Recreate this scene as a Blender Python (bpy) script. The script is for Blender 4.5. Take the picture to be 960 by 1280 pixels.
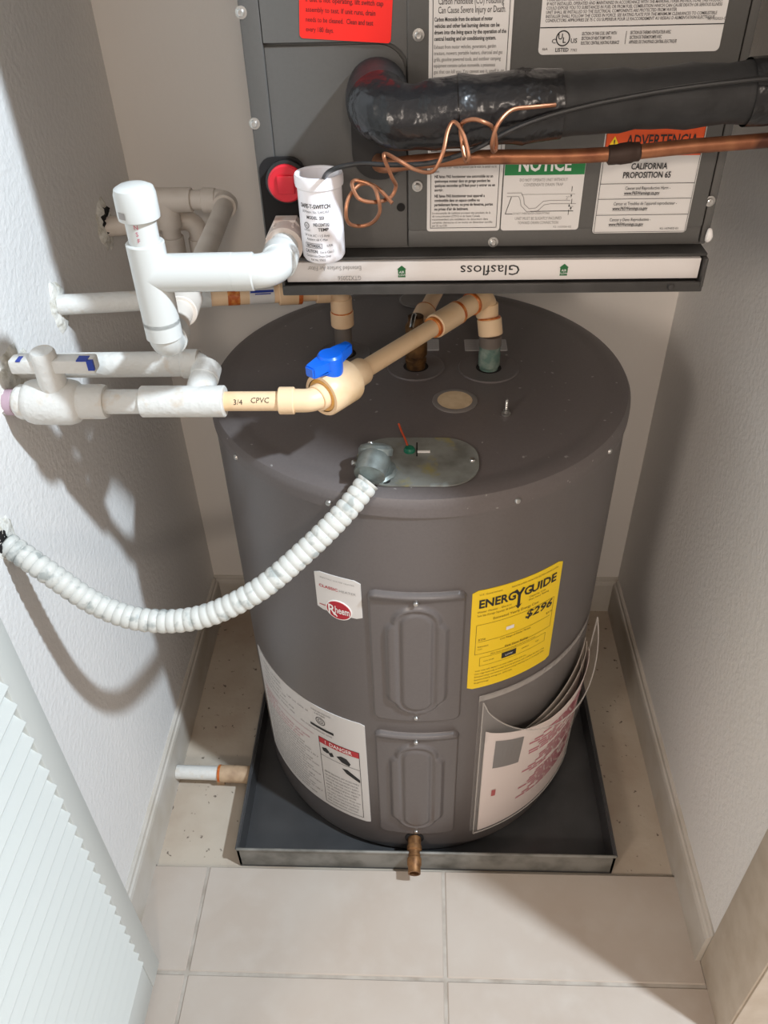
import bpy, bmesh, math, random
from mathutils import Vector, Matrix
random.seed(4)
for o in list(bpy.data.objects): bpy.data.objects.remove(o)
scene = bpy.context.scene
COL = scene.collection

# ------------------------------------------------------------------ camera
cam_d = bpy.data.cameras.new('camera'); cam = bpy.data.objects.new('camera', cam_d); COL.objects.link(cam)
cam_d.sensor_fit = 'HORIZONTAL'; cam_d.sensor_width = 36.0; cam_d.lens = 1022.78/960*36.0
cam_d.clip_start = 0.02
_r = Vector((0.99906209, 0.03496998, -0.02553507)); _u = Vector((-0.00217592, 0.62951738, 0.77698335)); _f = Vector((-0.04324586, 0.77619905, -0.62900304))
M = Matrix.Identity(4)
for i in range(3):
    M[i][0] = _r[i]; M[i][1] = _u[i]; M[i][2] = -_f[i]
M.translation = (-0.00731, -0.72611, 1.40899)
cam.matrix_world = M
scene.camera = cam

# ------------------------------------------------------------------ light
w = bpy.data.worlds.new('world'); scene.world = w; w.use_nodes = True
bg = w.node_tree.nodes['Background']
bg.inputs[0].default_value = (1.0, 0.86, 0.76, 1); bg.inputs[1].default_value = 0.62
ld = bpy.data.lights.new('hall_ceiling_lamp', 'POINT'); ld.energy = 262; ld.shadow_soft_size = 0.045; ld.color = (0.76, 0.885, 1.0)
lo = bpy.data.objects.new('hall_ceiling_lamp', ld); COL.objects.link(lo); lo.location = (1.04, -0.65, 2.4)
wd_ = bpy.data.lights.new('warm_side_fill', 'AREA'); wd_.shape = 'RECTANGLE'; wd_.size = 0.30; wd_.size_y = 0.5; wd_.energy = 15; wd_.color = (1.0, 0.87, 0.76)  # added warm area light, no window behind it; brightens right and back walls
wo = bpy.data.objects.new('warm_side_fill', wd_); COL.objects.link(wo); wo.location = (-1.15, -1.85, 1.65)
wo.rotation_euler = (Vector((0.2, 0.3, 0.6))-wo.location).to_track_quat('-Z', 'Y').to_euler()
l2 = bpy.data.lights.new('warm_front_fill', 'POINT'); l2.energy = 55; l2.shadow_soft_size = 0.12; l2.color = (1.0, 0.86, 0.74)  # added unseen warm light out in front, put there to brighten the back wall
o2 = bpy.data.objects.new('warm_front_fill', l2); COL.objects.link(o2); o2.location = (0.30, -2.4, 2.2)
vs = scene.view_settings
vs.view_transform = 'Standard'; vs.look = 'None'; vs.exposure = 0.0; vs.gamma = 1.0; vs.use_curve_mapping = False

# ------------------------------------------------------------------ materials
def lin(c):
    return tuple((v/12.92 if v <= 0.04045 else ((v+0.055)/1.055)**2.4) for v in (x/255 for x in c)) + (1,)
MATS = {}
def mat(name, rgb, rough=0.5, metal=0.0, noise=None, bump=None, spec=None, alpha=None, trans=None, coat=None):
    """noise: (scale, rgb2, lo, hi, detail); bump: (scale, strength, distance, kind)"""
    m = bpy.data.materials.new(name); m.use_nodes = True; nt = m.node_tree; b = nt.nodes['Principled BSDF']
    b.inputs['Base Color'].default_value = lin(rgb); b.inputs['Roughness'].default_value = rough; b.inputs['Metallic'].default_value = metal
    if spec is not None: b.inputs['Specular IOR Level'].default_value = spec
    if alpha is not None: b.inputs['Alpha'].default_value = alpha
    if trans is not None: b.inputs['Transmission Weight'].default_value = trans
    if coat is not None: b.inputs['Coat Weight'].default_value = coat; b.inputs['Coat Roughness'].default_value = 0.15
    tc = nt.nodes.new('ShaderNodeTexCoord')
    last = None
    for nz in (noise if isinstance(noise, list) else [noise] if noise else []):
        sc, c2, a, z, det = nz
        n = nt.nodes.new('ShaderNodeTexNoise'); n.inputs['Scale'].default_value = sc; n.inputs['Detail'].default_value = det
        nt.links.new(tc.outputs['Object'], n.inputs['Vector'])
        mr = nt.nodes.new('ShaderNodeMapRange'); mr.inputs[1].default_value = a; mr.inputs[2].default_value = z
        nt.links.new(n.outputs['Fac'], mr.inputs[0])
        mx = nt.nodes.new('ShaderNodeMix'); mx.data_type = 'RGBA'
        nt.links.new(mr.outputs[0], mx.inputs[0])
        if last is None: mx.inputs[6].default_value = lin(rgb)
        else: nt.links.new(last, mx.inputs[6])
        mx.inputs[7].default_value = lin(c2); last = mx.outputs[2]
    if last is not None: nt.links.new(last, b.inputs['Base Color'])
    prev = None
    for bp in (bump if isinstance(bump, list) else [bump] if bump else []):
        sc, st, ds, kind = bp
        if kind == 'v':
            n = nt.nodes.new('ShaderNodeTexVoronoi'); n.feature = 'SMOOTH_F1'; outn = 'Distance'
        else:
            n = nt.nodes.new('ShaderNodeTexNoise'); n.inputs['Detail'].default_value = 3; outn = 'Fac'
        n.inputs['Scale'].default_value = sc
        nt.links.new(tc.outputs['Object'], n.inputs['Vector'])
        bn = nt.nodes.new('ShaderNodeBump'); bn.inputs['Strength'].default_value = st; bn.inputs['Distance'].default_value = ds
        nt.links.new(n.outputs[outn], bn.inputs['Height'])
        if prev is not None: nt.links.new(prev, bn.inputs['Normal'])
        prev = bn.outputs['Normal']
    if prev is not None: nt.links.new(prev, b.inputs['Normal'])
    MATS[name] = m; return m

mat('wall_paint', (230, 228, 225), 0.62, bump=[(125, 0.45, 0.003, 'n'), (280, 0.3, 0.0014, 'n')])
mat('wall_paint_smooth', (230, 224, 217), 0.7, bump=(130, 0.25, 0.001, 'n'))
mat('trim_paint', (214, 212, 208), 0.4, bump=(40, 0.1, 0.001, 'n'))
mat('base_paint', (196, 190, 181), 0.45, noise=(9, (176, 166, 150), 0.45, 0.75, 6), bump=(50, 0.1, 0.001, 'n'))
mat('jamb_paint', (196, 184, 168), 0.6, noise=(22, (182, 168, 150), 0.4, 0.7, 5), bump=(160, 0.3, 0.0008, 'n'))
mat('door_paint', (198, 201, 197), 0.45)
mat('concrete', (186, 174, 158), 0.85, noise=[(7, (166, 148, 130), 0.4, 0.7, 8), (85, (104, 92, 82), 0.675, 0.73, 2)], bump=(80, 0.3, 0.002, 'n'))
mat('tile', (182, 171, 160), 0.42, noise=[(6, (172, 158, 145), 0.38, 0.75, 8), (24, (186, 177, 167), 0.45, 0.85, 6)], bump=(25, 0.06, 0.002, 'n'))
mat('grout', (176, 168, 158), 0.9, noise=(30, (150, 140, 128), 0.4, 0.7, 4))
mat('heater_paint', (98, 92, 90), 0.34, noise=(300, (95, 89, 87), 0.4, 0.7, 2), bump=(420, 0.08, 0.0006, 'n'))
mat('lid_paint', (102, 95, 93), 0.42, noise=[(300, (99, 92, 90), 0.4, 0.65, 2), (95, (150, 146, 142), 0.74, 0.78, 1)], bump=(500, 0.04, 0.0004, 'n'))
mat('cabinet_paint', (88, 86, 83), 0.42, noise=(300, (86, 84, 81), 0.4, 0.7, 2), bump=(600, 0.04, 0.0004, 'n'))
mat('cabinet_side', (100, 98, 95), 0.5)
mat('pvc', (204, 206, 203), 0.28)
mat('pvc_old', (218, 208, 197), 0.4, noise=(20, (206, 195, 183), 0.4, 0.7, 4))
mat('painted_pipe', (212, 211, 206), 0.55, noise=(55, (206, 196, 182), 0.58, 0.72, 4), bump=[(130, 0.5, 0.0025, 'n')])
mat('cpvc', (238, 206, 166), 0.38, noise=(28, (228, 190, 142), 0.5, 0.78, 5))
mat('cpvc_dull', (234, 199, 160), 0.45, noise=(28, (222, 184, 140), 0.5, 0.78, 5))
mat('stub_tan', (186, 158, 128), 0.6, noise=(40, (150, 122, 96), 0.4, 0.7, 4))
mat('primer', (184, 88, 28), 0.35, noise=(120, (214, 140, 70), 0.45, 0.65, 3))
mat('glue', (226, 172, 92), 0.2)
mat('blue_plastic', (18, 104, 226), 0.32)
mat('blue_ink', (30, 56, 150), 0.5)
mat('brass_rust', (122, 88, 52), 0.5, 0.7, noise=(80, (70, 50, 34), 0.4, 0.7, 5), bump=(120, 0.4, 0.001, 'n'))
mat('brass', (142, 102, 64), 0.5, 0.6, noise=(90, (98, 66, 40), 0.4, 0.7, 4))
mat('verdigris', (92, 116, 106), 0.65, 0.2, noise=(70, (138, 150, 138), 0.45, 0.7, 5), bump=(120, 0.4, 0.001, 'n'))
mat('steel_nipple', (126, 116, 108), 0.5, 0.4)
mat('zinc', (150, 158, 154), 0.38, 0.65, noise=[(45, (120, 124, 120), 0.42, 0.7, 5), (30, (168, 180, 176), 0.55, 0.75, 3)])
mat('plate_zinc', (142, 144, 138), 0.42, 0.2, noise=[(28, (112, 112, 106), 0.4, 0.65, 5), (36, (150, 142, 96), 0.58, 0.70, 4), (24, (176, 188, 192), 0.58, 0.72, 4)], bump=(70, 0.2, 0.001, 'n'))
mat('chrome', (190, 192, 192), 0.2, 1.0)
mat('screw_steel', (190, 188, 184), 0.28, 0.9)
mat('conduit_paint', (198, 198, 192), 0.5, noise=[(60, (158, 162, 158), 0.55, 0.66, 3)], bump=(200, 0.25, 0.0008, 'n'))
mat('plaster', (226, 224, 216), 0.8, noise=(60, (190, 184, 168), 0.5, 0.7, 4), bump=(90, 0.9, 0.004, 'n'))
mat('dark_hole', (22, 19, 18), 0.9)
mat('black_plastic', (24, 23, 23), 0.5)
mat('black_foam', (36, 35, 35), 0.6, noise=(60, (28, 27, 27), 0.4, 0.65, 5), bump=[(22, 0.5, 0.006, 'n'), (120, 0.3, 0.001, 'n')])
mat('black_tape', (24, 23, 24), 0.26, bump=[(40, 0.7, 0.006, 'n')])
mat('wire_black', (26, 25, 25), 0.4)
mat('copper', (172, 120, 90), 0.4, 0.8, noise=(40, (140, 92, 66), 0.4, 0.7, 5))
mat('copper_dull', (158, 104, 72), 0.42, 0.6, noise=[(45, (126, 76, 52), 0.42, 0.68, 5), (18, (84, 50, 38), 0.62, 0.72, 3)])
mat('braze', (62, 46, 38), 0.6, 0.4)
mat('red_plug', (204, 30, 46), 0.4)
mat('bushing', (222, 208, 198), 0.45, noise=(50, (206, 176, 160), 0.55, 0.75, 3))
mat('card_white', (222, 216, 212), 0.75)
mat('rack_metal', (74, 72, 70), 0.45, 0.3, noise=(30, (60, 58, 56), 0.4, 0.7, 4))
mat('pan_metal', (76, 76, 77), 0.3, 0.25, noise=[(12, (66, 66, 67), 0.4, 0.7, 5)])
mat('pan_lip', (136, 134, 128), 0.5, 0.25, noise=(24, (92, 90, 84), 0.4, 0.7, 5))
mat('label_white', (216, 212, 208), 0.45)
mat('label_paper', (206, 202, 198), 0.5)
mat('label_clear', (178, 174, 172), 0.3)
mat('label_red', (252, 30, 20), 0.4)
mat('label_yellow', (246, 208, 22), 0.42)
mat('label_orange', (226, 82, 22), 0.42)
mat('label_green', (22, 122, 62), 0.42)
mat('ink', (30, 28, 28), 0.5)
mat('ink_grey', (104, 100, 98), 0.5)
mat('ink_faint', (150, 146, 143), 0.5)
mat('ink_red', (178, 42, 48), 0.5)
mat('ink_pink', (190, 100, 116), 0.5)
mat('ink_brown', (112, 88, 10), 0.5)
mat('ink_darkred', (112, 6, 6), 0.5)
mat('ink_green', (24, 98, 48), 0.5)
mat('brand_red', (176, 24, 42), 0.4)
mat('white_ink', (236, 232, 228), 0.5)
mat('paper', (226, 212, 206), 0.6)
mat('page', (198, 188, 178), 0.7)
mat('film', (206, 202, 198), 0.12, alpha=0.16)
mat('film_edge', (206, 200, 194), 0.2, alpha=0.42)
mat('cork', (208, 184, 150), 0.75, noise=(60, (190, 164, 130), 0.4, 0.7, 4))
mat('grey_plastic', (120, 114, 110), 0.45)
mat('green_paint', (22, 110, 84), 0.35)
mat('wire_orange', (184, 70, 34), 0.45)
mat('switch_white', (238, 236, 240), 0.35)
mat('purple_ink', (178, 152, 164), 0.4)

# ------------------------------------------------------------------ mesh helpers
class MB:
    def __init__(s): s.bm = bmesh.new()
    def box(s, a, b, bev=0.0, seg=2):
        a, b = Vector(a), Vector(b)
        lo = Vector(map(min, a, b)); hi = Vector(map(max, a, b))
        t = bmesh.new(); bmesh.ops.create_cube(t, size=1)
        for v in t.verts: v.co = Vector(((lo[i]+hi[i])/2 + v.co[i]*(hi[i]-lo[i]) for i in range(3)))
        if bev: bmesh.ops.bevel(t, geom=t.edges[:], offset=bev, segments=seg, affect='EDGES', profile=0.5)
        s.merge(t); return s
    def merge(s, t, mx=None):
        vm = {}
        for v in t.verts: vm[v] = s.bm.verts.new(mx @ v.co if mx else v.co)
        for f in t.faces:
            try: s.bm.faces.new([vm[v] for v in f.verts])
            except ValueError: pass
        t.free()
    def tube(s, pts, r, seg=20, cap=True, ovalise=None):
        pts = [Vector(p) for p in pts]; n = len(pts)
        rs = r if isinstance(r, (list, tuple)) else [r]*n
        tan = []
        for i in range(n):
            d = (pts[min(i+1, n-1)] - pts[max(i-1, 0)])
            if d.length < 1e-9: d = tan[-1] if tan else Vector((0, 0, 1))
            tan.append(d.normalized())
        ref = Vector((0, 0, 1)) if abs(tan[0].z) < 0.9 else Vector((1, 0, 0))
        nrm = (ref - tan[0]*ref.dot(tan[0])).normalized()
        rings = []
        for i in range(n):
            if i:
                q = tan[i-1].rotation_difference(tan[i]); nrm = q @ nrm
                nrm = (nrm - tan[i]*nrm.dot(tan[i])).normalized()
            bi = tan[i].cross(nrm)
            rings.append([s.bm.verts.new(pts[i] + (nrm*math.cos(2*math.pi*k/seg) + bi*math.sin(2*math.pi*k/seg))*rs[i]) for k in range(seg)])
        for i in range(n-1):
            for k in range(seg):
                s.bm.faces.new((rings[i][k], rings[i][(k+1) % seg], rings[i+1][(k+1) % seg], rings[i+1][k]))
        if cap:
            s.bm.faces.new(rings[0][::-1]); s.bm.faces.new(rings[-1])
        return s
    def lathe(s, prof, origin=(0, 0, 0), axis=(0, 0, 1), seg=48, closed=False):
        """prof: list of (radius, height) along axis."""
        ax = Vector(axis).normalized(); o = Vector(origin)
        ref = Vector((1, 0, 0)) if abs(ax.x) < 0.9 else Vector((0, 1, 0))
        e1 = (ref - ax*ref.dot(ax)).normalized(); e2 = ax.cross(e1)
        rings = []
        for (r, h) in prof:
            if r < 1e-6: rings.append([s.bm.verts.new(o + ax*h)])
            else: rings.append([s.bm.verts.new(o + ax*h + (e1*math.cos(2*math.pi*k/seg) + e2*math.sin(2*math.pi*k/seg))*r) for k in range(seg)])
        for i in range(len(rings)-1 + (1 if closed else 0)):
            a, b = rings[i], rings[(i+1) % len(rings)]
            for k in range(seg):
                k2 = (k+1) % seg
                if len(a) == 1 and len(b) == 1: continue
                if len(a) == 1: s.bm.faces.new((a[0], b[k2], b[k]))
                elif len(b) == 1: s.bm.faces.new((a[k], a[k2], b[0]))
                else: s.bm.faces.new((a[k], a[k2], b[k2], b[k]))
        return s
    def prism(s, poly, place, t):
        """poly: (u,v) list; place(u,v,h) -> point; thickness t along h."""
        a = [s.bm.verts.new(place(u, v, 0)) for u, v in poly]; b = [s.bm.verts.new(place(u, v, t)) for u, v in poly]
        n = len(poly)
        s.bm.faces.new(a[::-1]); s.bm.faces.new(b)
        for i in range(n): s.bm.faces.new((a[i], a[(i+1) % n], b[(i+1) % n], b[i]))
        return s
    def grid(s, nu, nv, fn, thick=None):
        """fn(u,v) in 0..1 -> point; thick: fn2 for the back side."""
        g = [[s.bm.verts.new(fn(i/nu, j/nv)) for j in range(nv+1)] for i in range(nu+1)]
        for i in range(nu):
            for j in range(nv): s.bm.faces.new((g[i][j], g[i+1][j], g[i+1][j+1], g[i][j+1]))
        if thick:
            h = [[s.bm.verts.new(thick(i/nu, j/nv)) for j in range(nv+1)] for i in range(nu+1)]
            for i in range(nu):
                for j in range(nv): s.bm.faces.new((h[i][j+1], h[i+1][j+1], h[i+1][j], h[i][j]))
            for i in range(nu):
                s.bm.faces.new((g[i+1][0], g[i][0], h[i][0], h[i+1][0])); s.bm.faces.new((g[i][nv], g[i+1][nv], h[i+1][nv], h[i][nv]))
            for j in range(nv):
                s.bm.faces.new((g[0][j], g[0][j+1], h[0][j+1], h[0][j])); s.bm.faces.new((g[nu][j+1], g[nu][j], h[nu][j], h[nu][j+1]))
        return s
    def build(s, name, material, parent=None, smooth=True, angle=35, recalc=True):
        if recalc: bmesh.ops.recalc_face_normals(s.bm, faces=s.bm.faces[:])
        me = bpy.data.meshes.new(name)
        root = parent
        while root is not None and root.parent is not None: root = root.parent
        if root is not None: off = Vector(root.location)
        else:
            xs = [v.co for v in s.bm.verts]
            lo = Vector((min(v[i] for v in xs) for i in range(3))); hi = Vector((max(v[i] for v in xs) for i in range(3)))
            off = Vector(((lo.x+hi.x)/2, (lo.y+hi.y)/2, lo.z))
        for v in s.bm.verts: v.co -= off
        s.bm.to_mesh(me); s.bm.free()
        me.materials.append(MATS[material])
        if smooth:
            me.polygons.foreach_set('use_smooth', [True]*len(me.polygons)); me.set_sharp_from_angle(angle=math.radians(angle))
        o = bpy.data.objects.new(name, me); COL.objects.link(o)
        if parent is not None: o.parent = parent
        else: o.location = off
        return o

def thing(name, label, cat, loc, group=None):
    o = bpy.data.objects.new(name, None); COL.objects.link(o); o.location = loc; o.empty_display_size = 0.05
    o['label'] = label; o['category'] = cat
    if group: o['group'] = group
    return o
def tag(o, label, cat, group=None):
    o['label'] = label; o['category'] = cat
    if group: o['group'] = group
    return o
def struct(o): o['kind'] = 'structure'; return o
def box(name, a, b, m, parent=None, bev=0.0): return MB().box(a, b, bev).build(name, m, parent)
def tube(name, pts, r, m, parent=None, seg=20, cap=True): return MB().tube(pts, r, seg, cap).build(name, m, parent)
def lathe(name, prof, o, ax, m, parent=None, seg=40, closed=False): return MB().lathe(prof, o, ax, seg, closed).build(name, m, parent)
def spline(pts, n=8):
    P = [Vector(p) for p in pts]; out = []
    for i in range(len(P)-1):
        p0, p1, p2, p3 = P[max(i-1, 0)], P[i], P[i+1], P[min(i+2, len(P)-1)]
        for k in range(n):
            t = k/n
            out.append(0.5*((2*p1) + (p2-p0)*t + (2*p0-5*p1+4*p2-p3)*t*t + (3*p1-p0-3*p2+p3)*t**3))
    out.append(P[-1]); return out
def bend(a, c, b, rad, n=10):
    """points of a rounded corner at c between directions to a and to b."""
    a, c, b = Vector(a), Vector(c), Vector(b)
    d1 = (a-c).normalized(); d2 = (b-c).normalized()
    ang = d1.angle(d2); L = rad/math.tan(ang/2)
    p1 = c+d1*L; p2 = c+d2*L
    bis = (d1+d2).normalized(); cen = c + bis*(rad/math.sin(ang/2))
    v1 = p1-cen; v2 = p2-cen; tot = v1.angle(v2); axis = v1.cross(v2).normalized()
    return [cen + Matrix.Rotation(tot*i/n, 3, axis) @ v1 for i in range(n+1)]
def elbow(name, a, c, b, la, lb, r, rh, m, parent, rad=None, hub=0.02):
    """a fitting turning from direction c->a to c->b, arms la / lb long, hubs of radius rh."""
    a, c, b = Vector(a), Vector(c), Vector(b); d1 = (a-c).normalized(); d2 = (b-c).normalized()
    pts = [c+d1*la] + bend(a, c, b, rad or r*1.15) + [c+d2*lb]
    mb = MB().tube(pts, (r+rh)/2, 24)
    mb.tube([c+d1*(la-hub), c+d1*(la-hub)+d1*0.001, c+d1*(la-0.001), c+d1*la], [rh-0.001, rh, rh, rh-0.0008], 28)
    mb.tube([c+d2*(lb-hub), c+d2*(lb-hub)+d2*0.001, c+d2*(lb-0.001), c+d2*lb], [rh-0.001, rh, rh, rh-0.0008], 28)
    return mb.build(name, m, parent)
def sleeve(name, a, b, r, m, parent, seg=28, bev=0.001):
    a, b = Vector(a), Vector(b); d = (b-a).normalized()
    return tube(name, [a, a+d*bev, b-d*bev, b], [r-bev, r, r, r-bev], m, parent, seg)
def rrect(x0, z0, x1, z1, r, n=5):
    pts = []
    for cx, cz, a0 in ((x1-r, z1-r, 0), (x0+r, z1-r, 90), (x0+r, z0+r, 180), (x1-r, z0+r, 270)):
        for k in range(n+1):
            a = math.radians(a0+90*k/n); pts.append((cx+r*math.cos(a), cz+r*math.sin(a)))
    return pts

# ---- lettering: font curves turned into mesh and laid on the surface
_cache = {}
def text_geo(s, bold=0.0):
    key = (s, bold)
    if key in _cache: return _cache[key]
    cu = bpy.data.curves.new('t', 'FONT'); cu.body = s; cu.size = 1.0; cu.resolution_u = 2; cu.offset = bold; cu.align_x = 'LEFT'
    ob = bpy.data.objects.new('t', cu); COL.objects.link(ob)
    bpy.context.view_layer.update()
    me = bpy.data.meshes.new_from_object(ob)
    vs_ = [(v.co.x, v.co.y) for v in me.vertices]; fs = [tuple(p.vertices) for p in me.polygons]
    bpy.data.objects.remove(ob); bpy.data.curves.remove(cu); bpy.data.meshes.remove(me)
    _cache[key] = (vs_, fs); return _cache[key]
class Ink:
    """flat print laid on a surface through place(u,v)"""
    def __init__(s, place): s.place = place; s.V = []; s.F = []
    def text(s, t, size, u, v, width=None, align='L', bold=0.0, shear=0.0, flip=False):
        V, F = text_geo(t, bold)
        if not V: return s
        x0 = min(a for a, _ in V); x1 = max(a for a, _ in V)
        sx = size if width is None else width/(x1-x0)
        wd = (x1-x0)*sx
        ou = u - (0 if align == 'L' else wd/2 if align == 'C' else wd)
        b = len(s.V)
        for a, c in V:
            du, dv = (a-x0)*sx + c*size*shear, c*size
            if flip: du, dv = wd-du, -dv
            s.V.append(s.place(ou+du, v+dv))
        for f in F: s.F.append(tuple(b+i for i in (f[::-1] if False else f)))
        return s
    def rect(s, u0, v0, u1, v1, n=1):
        for i in range(n):
            a = u0+(u1-u0)*i/n; c = u0+(u1-u0)*(i+1)/n; b = len(s.V)
            s.V += [s.place(a, v0), s.place(c, v0), s.place(c, v1), s.place(a, v1)]; s.F.append((b, b+1, b+2, b+3))
        return s
    def frame(s, u0, v0, u1, v1, t, n=1):
        s.rect(u0, v0, u1, v0+t, n); s.rect(u0, v1-t, u1, v1, n); s.rect(u0, v0, u0+t, v1); s.rect(u1-t, v0, u1, v1); return s
    def poly(s, pts):
        b = len(s.V); s.V += [s.place(*p) for p in pts]; s.F.append(tuple(range(b, b+len(pts)))); return s
    def line(s, a, c, t):
        a, c = Vector(a), Vector(c); d = (c-a).normalized(); n = Vector((-d.y, d.x))*t/2
        return s.poly([a-n, c-n, c+n, a+n])
    def path(s, pts, t):
        for a, c in zip(pts, pts[1:]): s.line(a, c, t)
        return s
    def ring(s, cu, cv, r, t, n=28, ry=None):
        ry = ry or r
        for k in range(n):
            a, c = 2*math.pi*k/n, 2*math.pi*(k+1)/n
            s.poly([(cu+(r-t)*math.cos(a), cv+(ry-t)*math.sin(a)), (cu+r*math.cos(a), cv+ry*math.sin(a)), (cu+r*math.cos(c), cv+ry*math.sin(c)), (cu+(r-t)*math.cos(c), cv+(ry-t)*math.sin(c))])
        return s
    def disc(s, cu, cv, rx, ry, n=36): return s.poly([(cu+rx*math.cos(2*math.pi*k/n), cv+ry*math.sin(2*math.pi*k/n)) for k in range(n)])
    def build(s, name, m, parent):
        root = parent
        while root.parent is not None: root = root.parent
        off = Vector(root.location)
        me = bpy.data.meshes.new(name); me.from_pydata([tuple(Vector(p)-off) for p in s.V], [], s.F); me.materials.append(MATS[m])
        o = bpy.data.objects.new(name, me); COL.objects.link(o); o.parent = parent
        if 'print' in name or 'lettering' in name: o['kind'] = 'stuff'      # many small letters
        return o

# ================================================================== THE ROOM
XL, XR, YB, ZC = -0.488, 0.4485, 0.655, 2.42
Y0, Y1 = -0.142, -0.256          # closet-side and hall-side face of the front wall
wl = struct(box('wall_left', (XL-0.1, Y1, 0), (XL, YB+0.1, ZC), 'wall_paint'))
wr = struct(box('wall_right', (XR, Y0+0.0005, 0), (XR+0.1, YB+0.1, ZC), 'wall_paint'))
wb = struct(box('wall_back', (XL, YB, 0), (XR, YB+0.1, ZC), 'wall_paint_smooth'))
struct(box('wall_front_right', (XR, Y1, 0), (XR+1.2, Y0, ZC), 'jamb_paint'))
struct(box('wall_front_left', (XL-1.1, Y1, 0), (XL-0.1, Y0, ZC), 'wall_paint'))
struct(box('wall_header', (XL, Y1, 2.06), (XR, Y0, ZC), 'wall_paint'))
struct(box('ceiling', (XL-0.1, Y1, ZC), (XR+0.1, YB+0.1, ZC+0.05), 'wall_paint_smooth'))
floor = struct(box('floor', (-1.65, -2.3, -0.12), (1.65, YB+0.1, 0.0), 'concrete'))

# floor tiles (raised over the bare concrete of the closet)
G = 0.0028; TT = 0.009
gm = MB(); gm.box((XL+0.001, -0.0025, 0.0), (XR-0.001, -0.60, TT-0.0022)); gm.box((-1.6, Y1-0.001, 0), (1.6, -2.27, TT-0.0024))
gm.build('grout', 'grout', floor)
xs = [-0.381+0.417*k for k in range(-3, 5)]
def tile(x0, x1, y0, y1):
    MB().box((x0+G, y0+G, 0.0), (x1-G, y1-G, TT), 0.0016, 1).build('tile', 'tile', floor)
tile(XL, -0.381, -0.18, 0.0); tile(-0.381, 0.036, -0.18, 0.0); tile(0.036, XR, -0.18, 0.0)
tile(XL, -0.381, -0.597, -0.18); tile(-0.381, 0.036, -0.597, -0.18); tile(0.036, XR+0.0045, -0.597, -0.18)
tile(-0.798, XL, -0.597, Y1); tile(-1.215, -0.798, -0.597, Y1); tile(-1.6, -1.215, -0.597, Y1)
tile(XR+0.0045, 0.87, -0.597, Y1); tile(0.87, 1.287, -0.597, Y1); tile(1.287, 1.6, -0.597, Y1)
for j in range(4):
    ya = -0.597-0.417*j
    for a, b in zip([-1.6]+[x for x in xs if -1.55 < x < 1.55], [x for x in xs if -1.55 < x < 1.55]+[1.6]):
        tile(a, b, ya-0.417, ya)

# baseboards: flat board with a rounded top
def baseboard(name, p, q, inward, h=0.0993, t=0.012, m='base_paint'):
    p, q, i = Vector(p), Vector(q), Vector(inward)
    prof = [(0, 0), (t, 0), (t, h-0.016), (t*0.85, h-0.010), (t*0.6, h-0.008), (t*0.5, h-0.002), (t*0.25, h), (0, h)]
    mb = MB()
    A = [mb.bm.verts.new(p+i*a+Vector((0, 0, b))) for a, b in prof]; B = [mb.bm.verts.new(q+i*a+Vector((0, 0, b))) for a, b in prof]
    n = len(prof)
    for k in range(n): mb.bm.faces.new((A[k], A[(k+1) % n], B[(k+1) % n], B[k]))
    mb.bm.faces.new(A); mb.bm.faces.new(B[::-1])
    return struct(mb.build(name, m, smooth=False))
baseboard('baseboard_left', (XL, 0.0, 0), (XL, YB-0.012, 0), (1, 0, 0))
baseboard('baseboard_left_front', (XL, 0.0, TT), (XL, Y0, TT), (1, 0, 0), 0.0903)
baseboard('baseboard_right', (XR, 0.0, 0), (XR, YB-0.012, 0), (-1, 0, 0))
baseboard('baseboard_right_front', (XR, 0.0, TT), (XR, Y0, TT), (-1, 0, 0), 0.0903)
baseboard('baseboard_back', (XL+0.0005, YB, 0), (XR-0.0005, YB, 0), (0, -1, 0))
# jambs of the opening
struct(box('trim_1', (XR-0.004, Y1+0.002, TT), (XR, Y0-0.001, 2.06), 'jamb_paint', None, 0.0015))
struct(box('trim_2', (XL, Y1+0.002, TT), (XL+0.014, Y0-0.001, 2.06), 'trim_paint', None, 0.0015))

# folded louvred door leaf on the left, opened flat along the side of the opening
dr = thing('door_1', 'white louvered folding door leaf standing open against the side of the closet', 'door', (-0.439, -0.36, TT)); dr['kind'] = 'structure'
DX0, DX1 = -0.453, -0.425; DYF, DYN = -0.1705, -0.575; DZ0, DZ1 = 0.022, 2.03
for y0, y1 in ((DYF, -0.208), (DYN+0.0375, DYN)):
    box('stile', (DX0, y0, DZ0), (DX1, y1, DZ1), 'door_paint', dr, 0.002)
for z0, z1 in ((DZ0, 0.105), (0.985, 1.06), (1.93, DZ1)):
    box('rail', (DX0+0.001, -0.208, z0), (DX1-0.001, DYN+0.0375, z1), 'door_paint', dr, 0.001)
tube('pivot_pin', [(-0.439, -0.20, TT), (-0.439, -0.20, DZ0)], 0.005, 'screw_steel', dr, 10)
def slat(z):
    mb = MB()
    prof = [(-0.451, z+0.0195), (-0.4405, z+0.0195), (-0.4228, z-0.0085), (-0.4232, z-0.0099), (-0.4500, z-0.0099)]
    A = [mb.bm.verts.new((x, -0.207, zz)) for x, zz in prof]; B = [mb.bm.verts.new((x, DYN+0.0365, zz)) for x, zz in prof]
    n = len(prof)
    for k in range(n): mb.bm.faces.new((A[k], A[(k+1) % n], B[(k+1) % n], B[k]))
    mb.bm.faces.new(A); mb.bm.faces.new(B[::-1])
    mb.build('slat', 'door_paint', dr, smooth=False)
z = 0.119
while z < 0.975: slat(z); z += 0.0295
z = 1.076
while z < 1.92: slat(z); z += 0.0295

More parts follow.
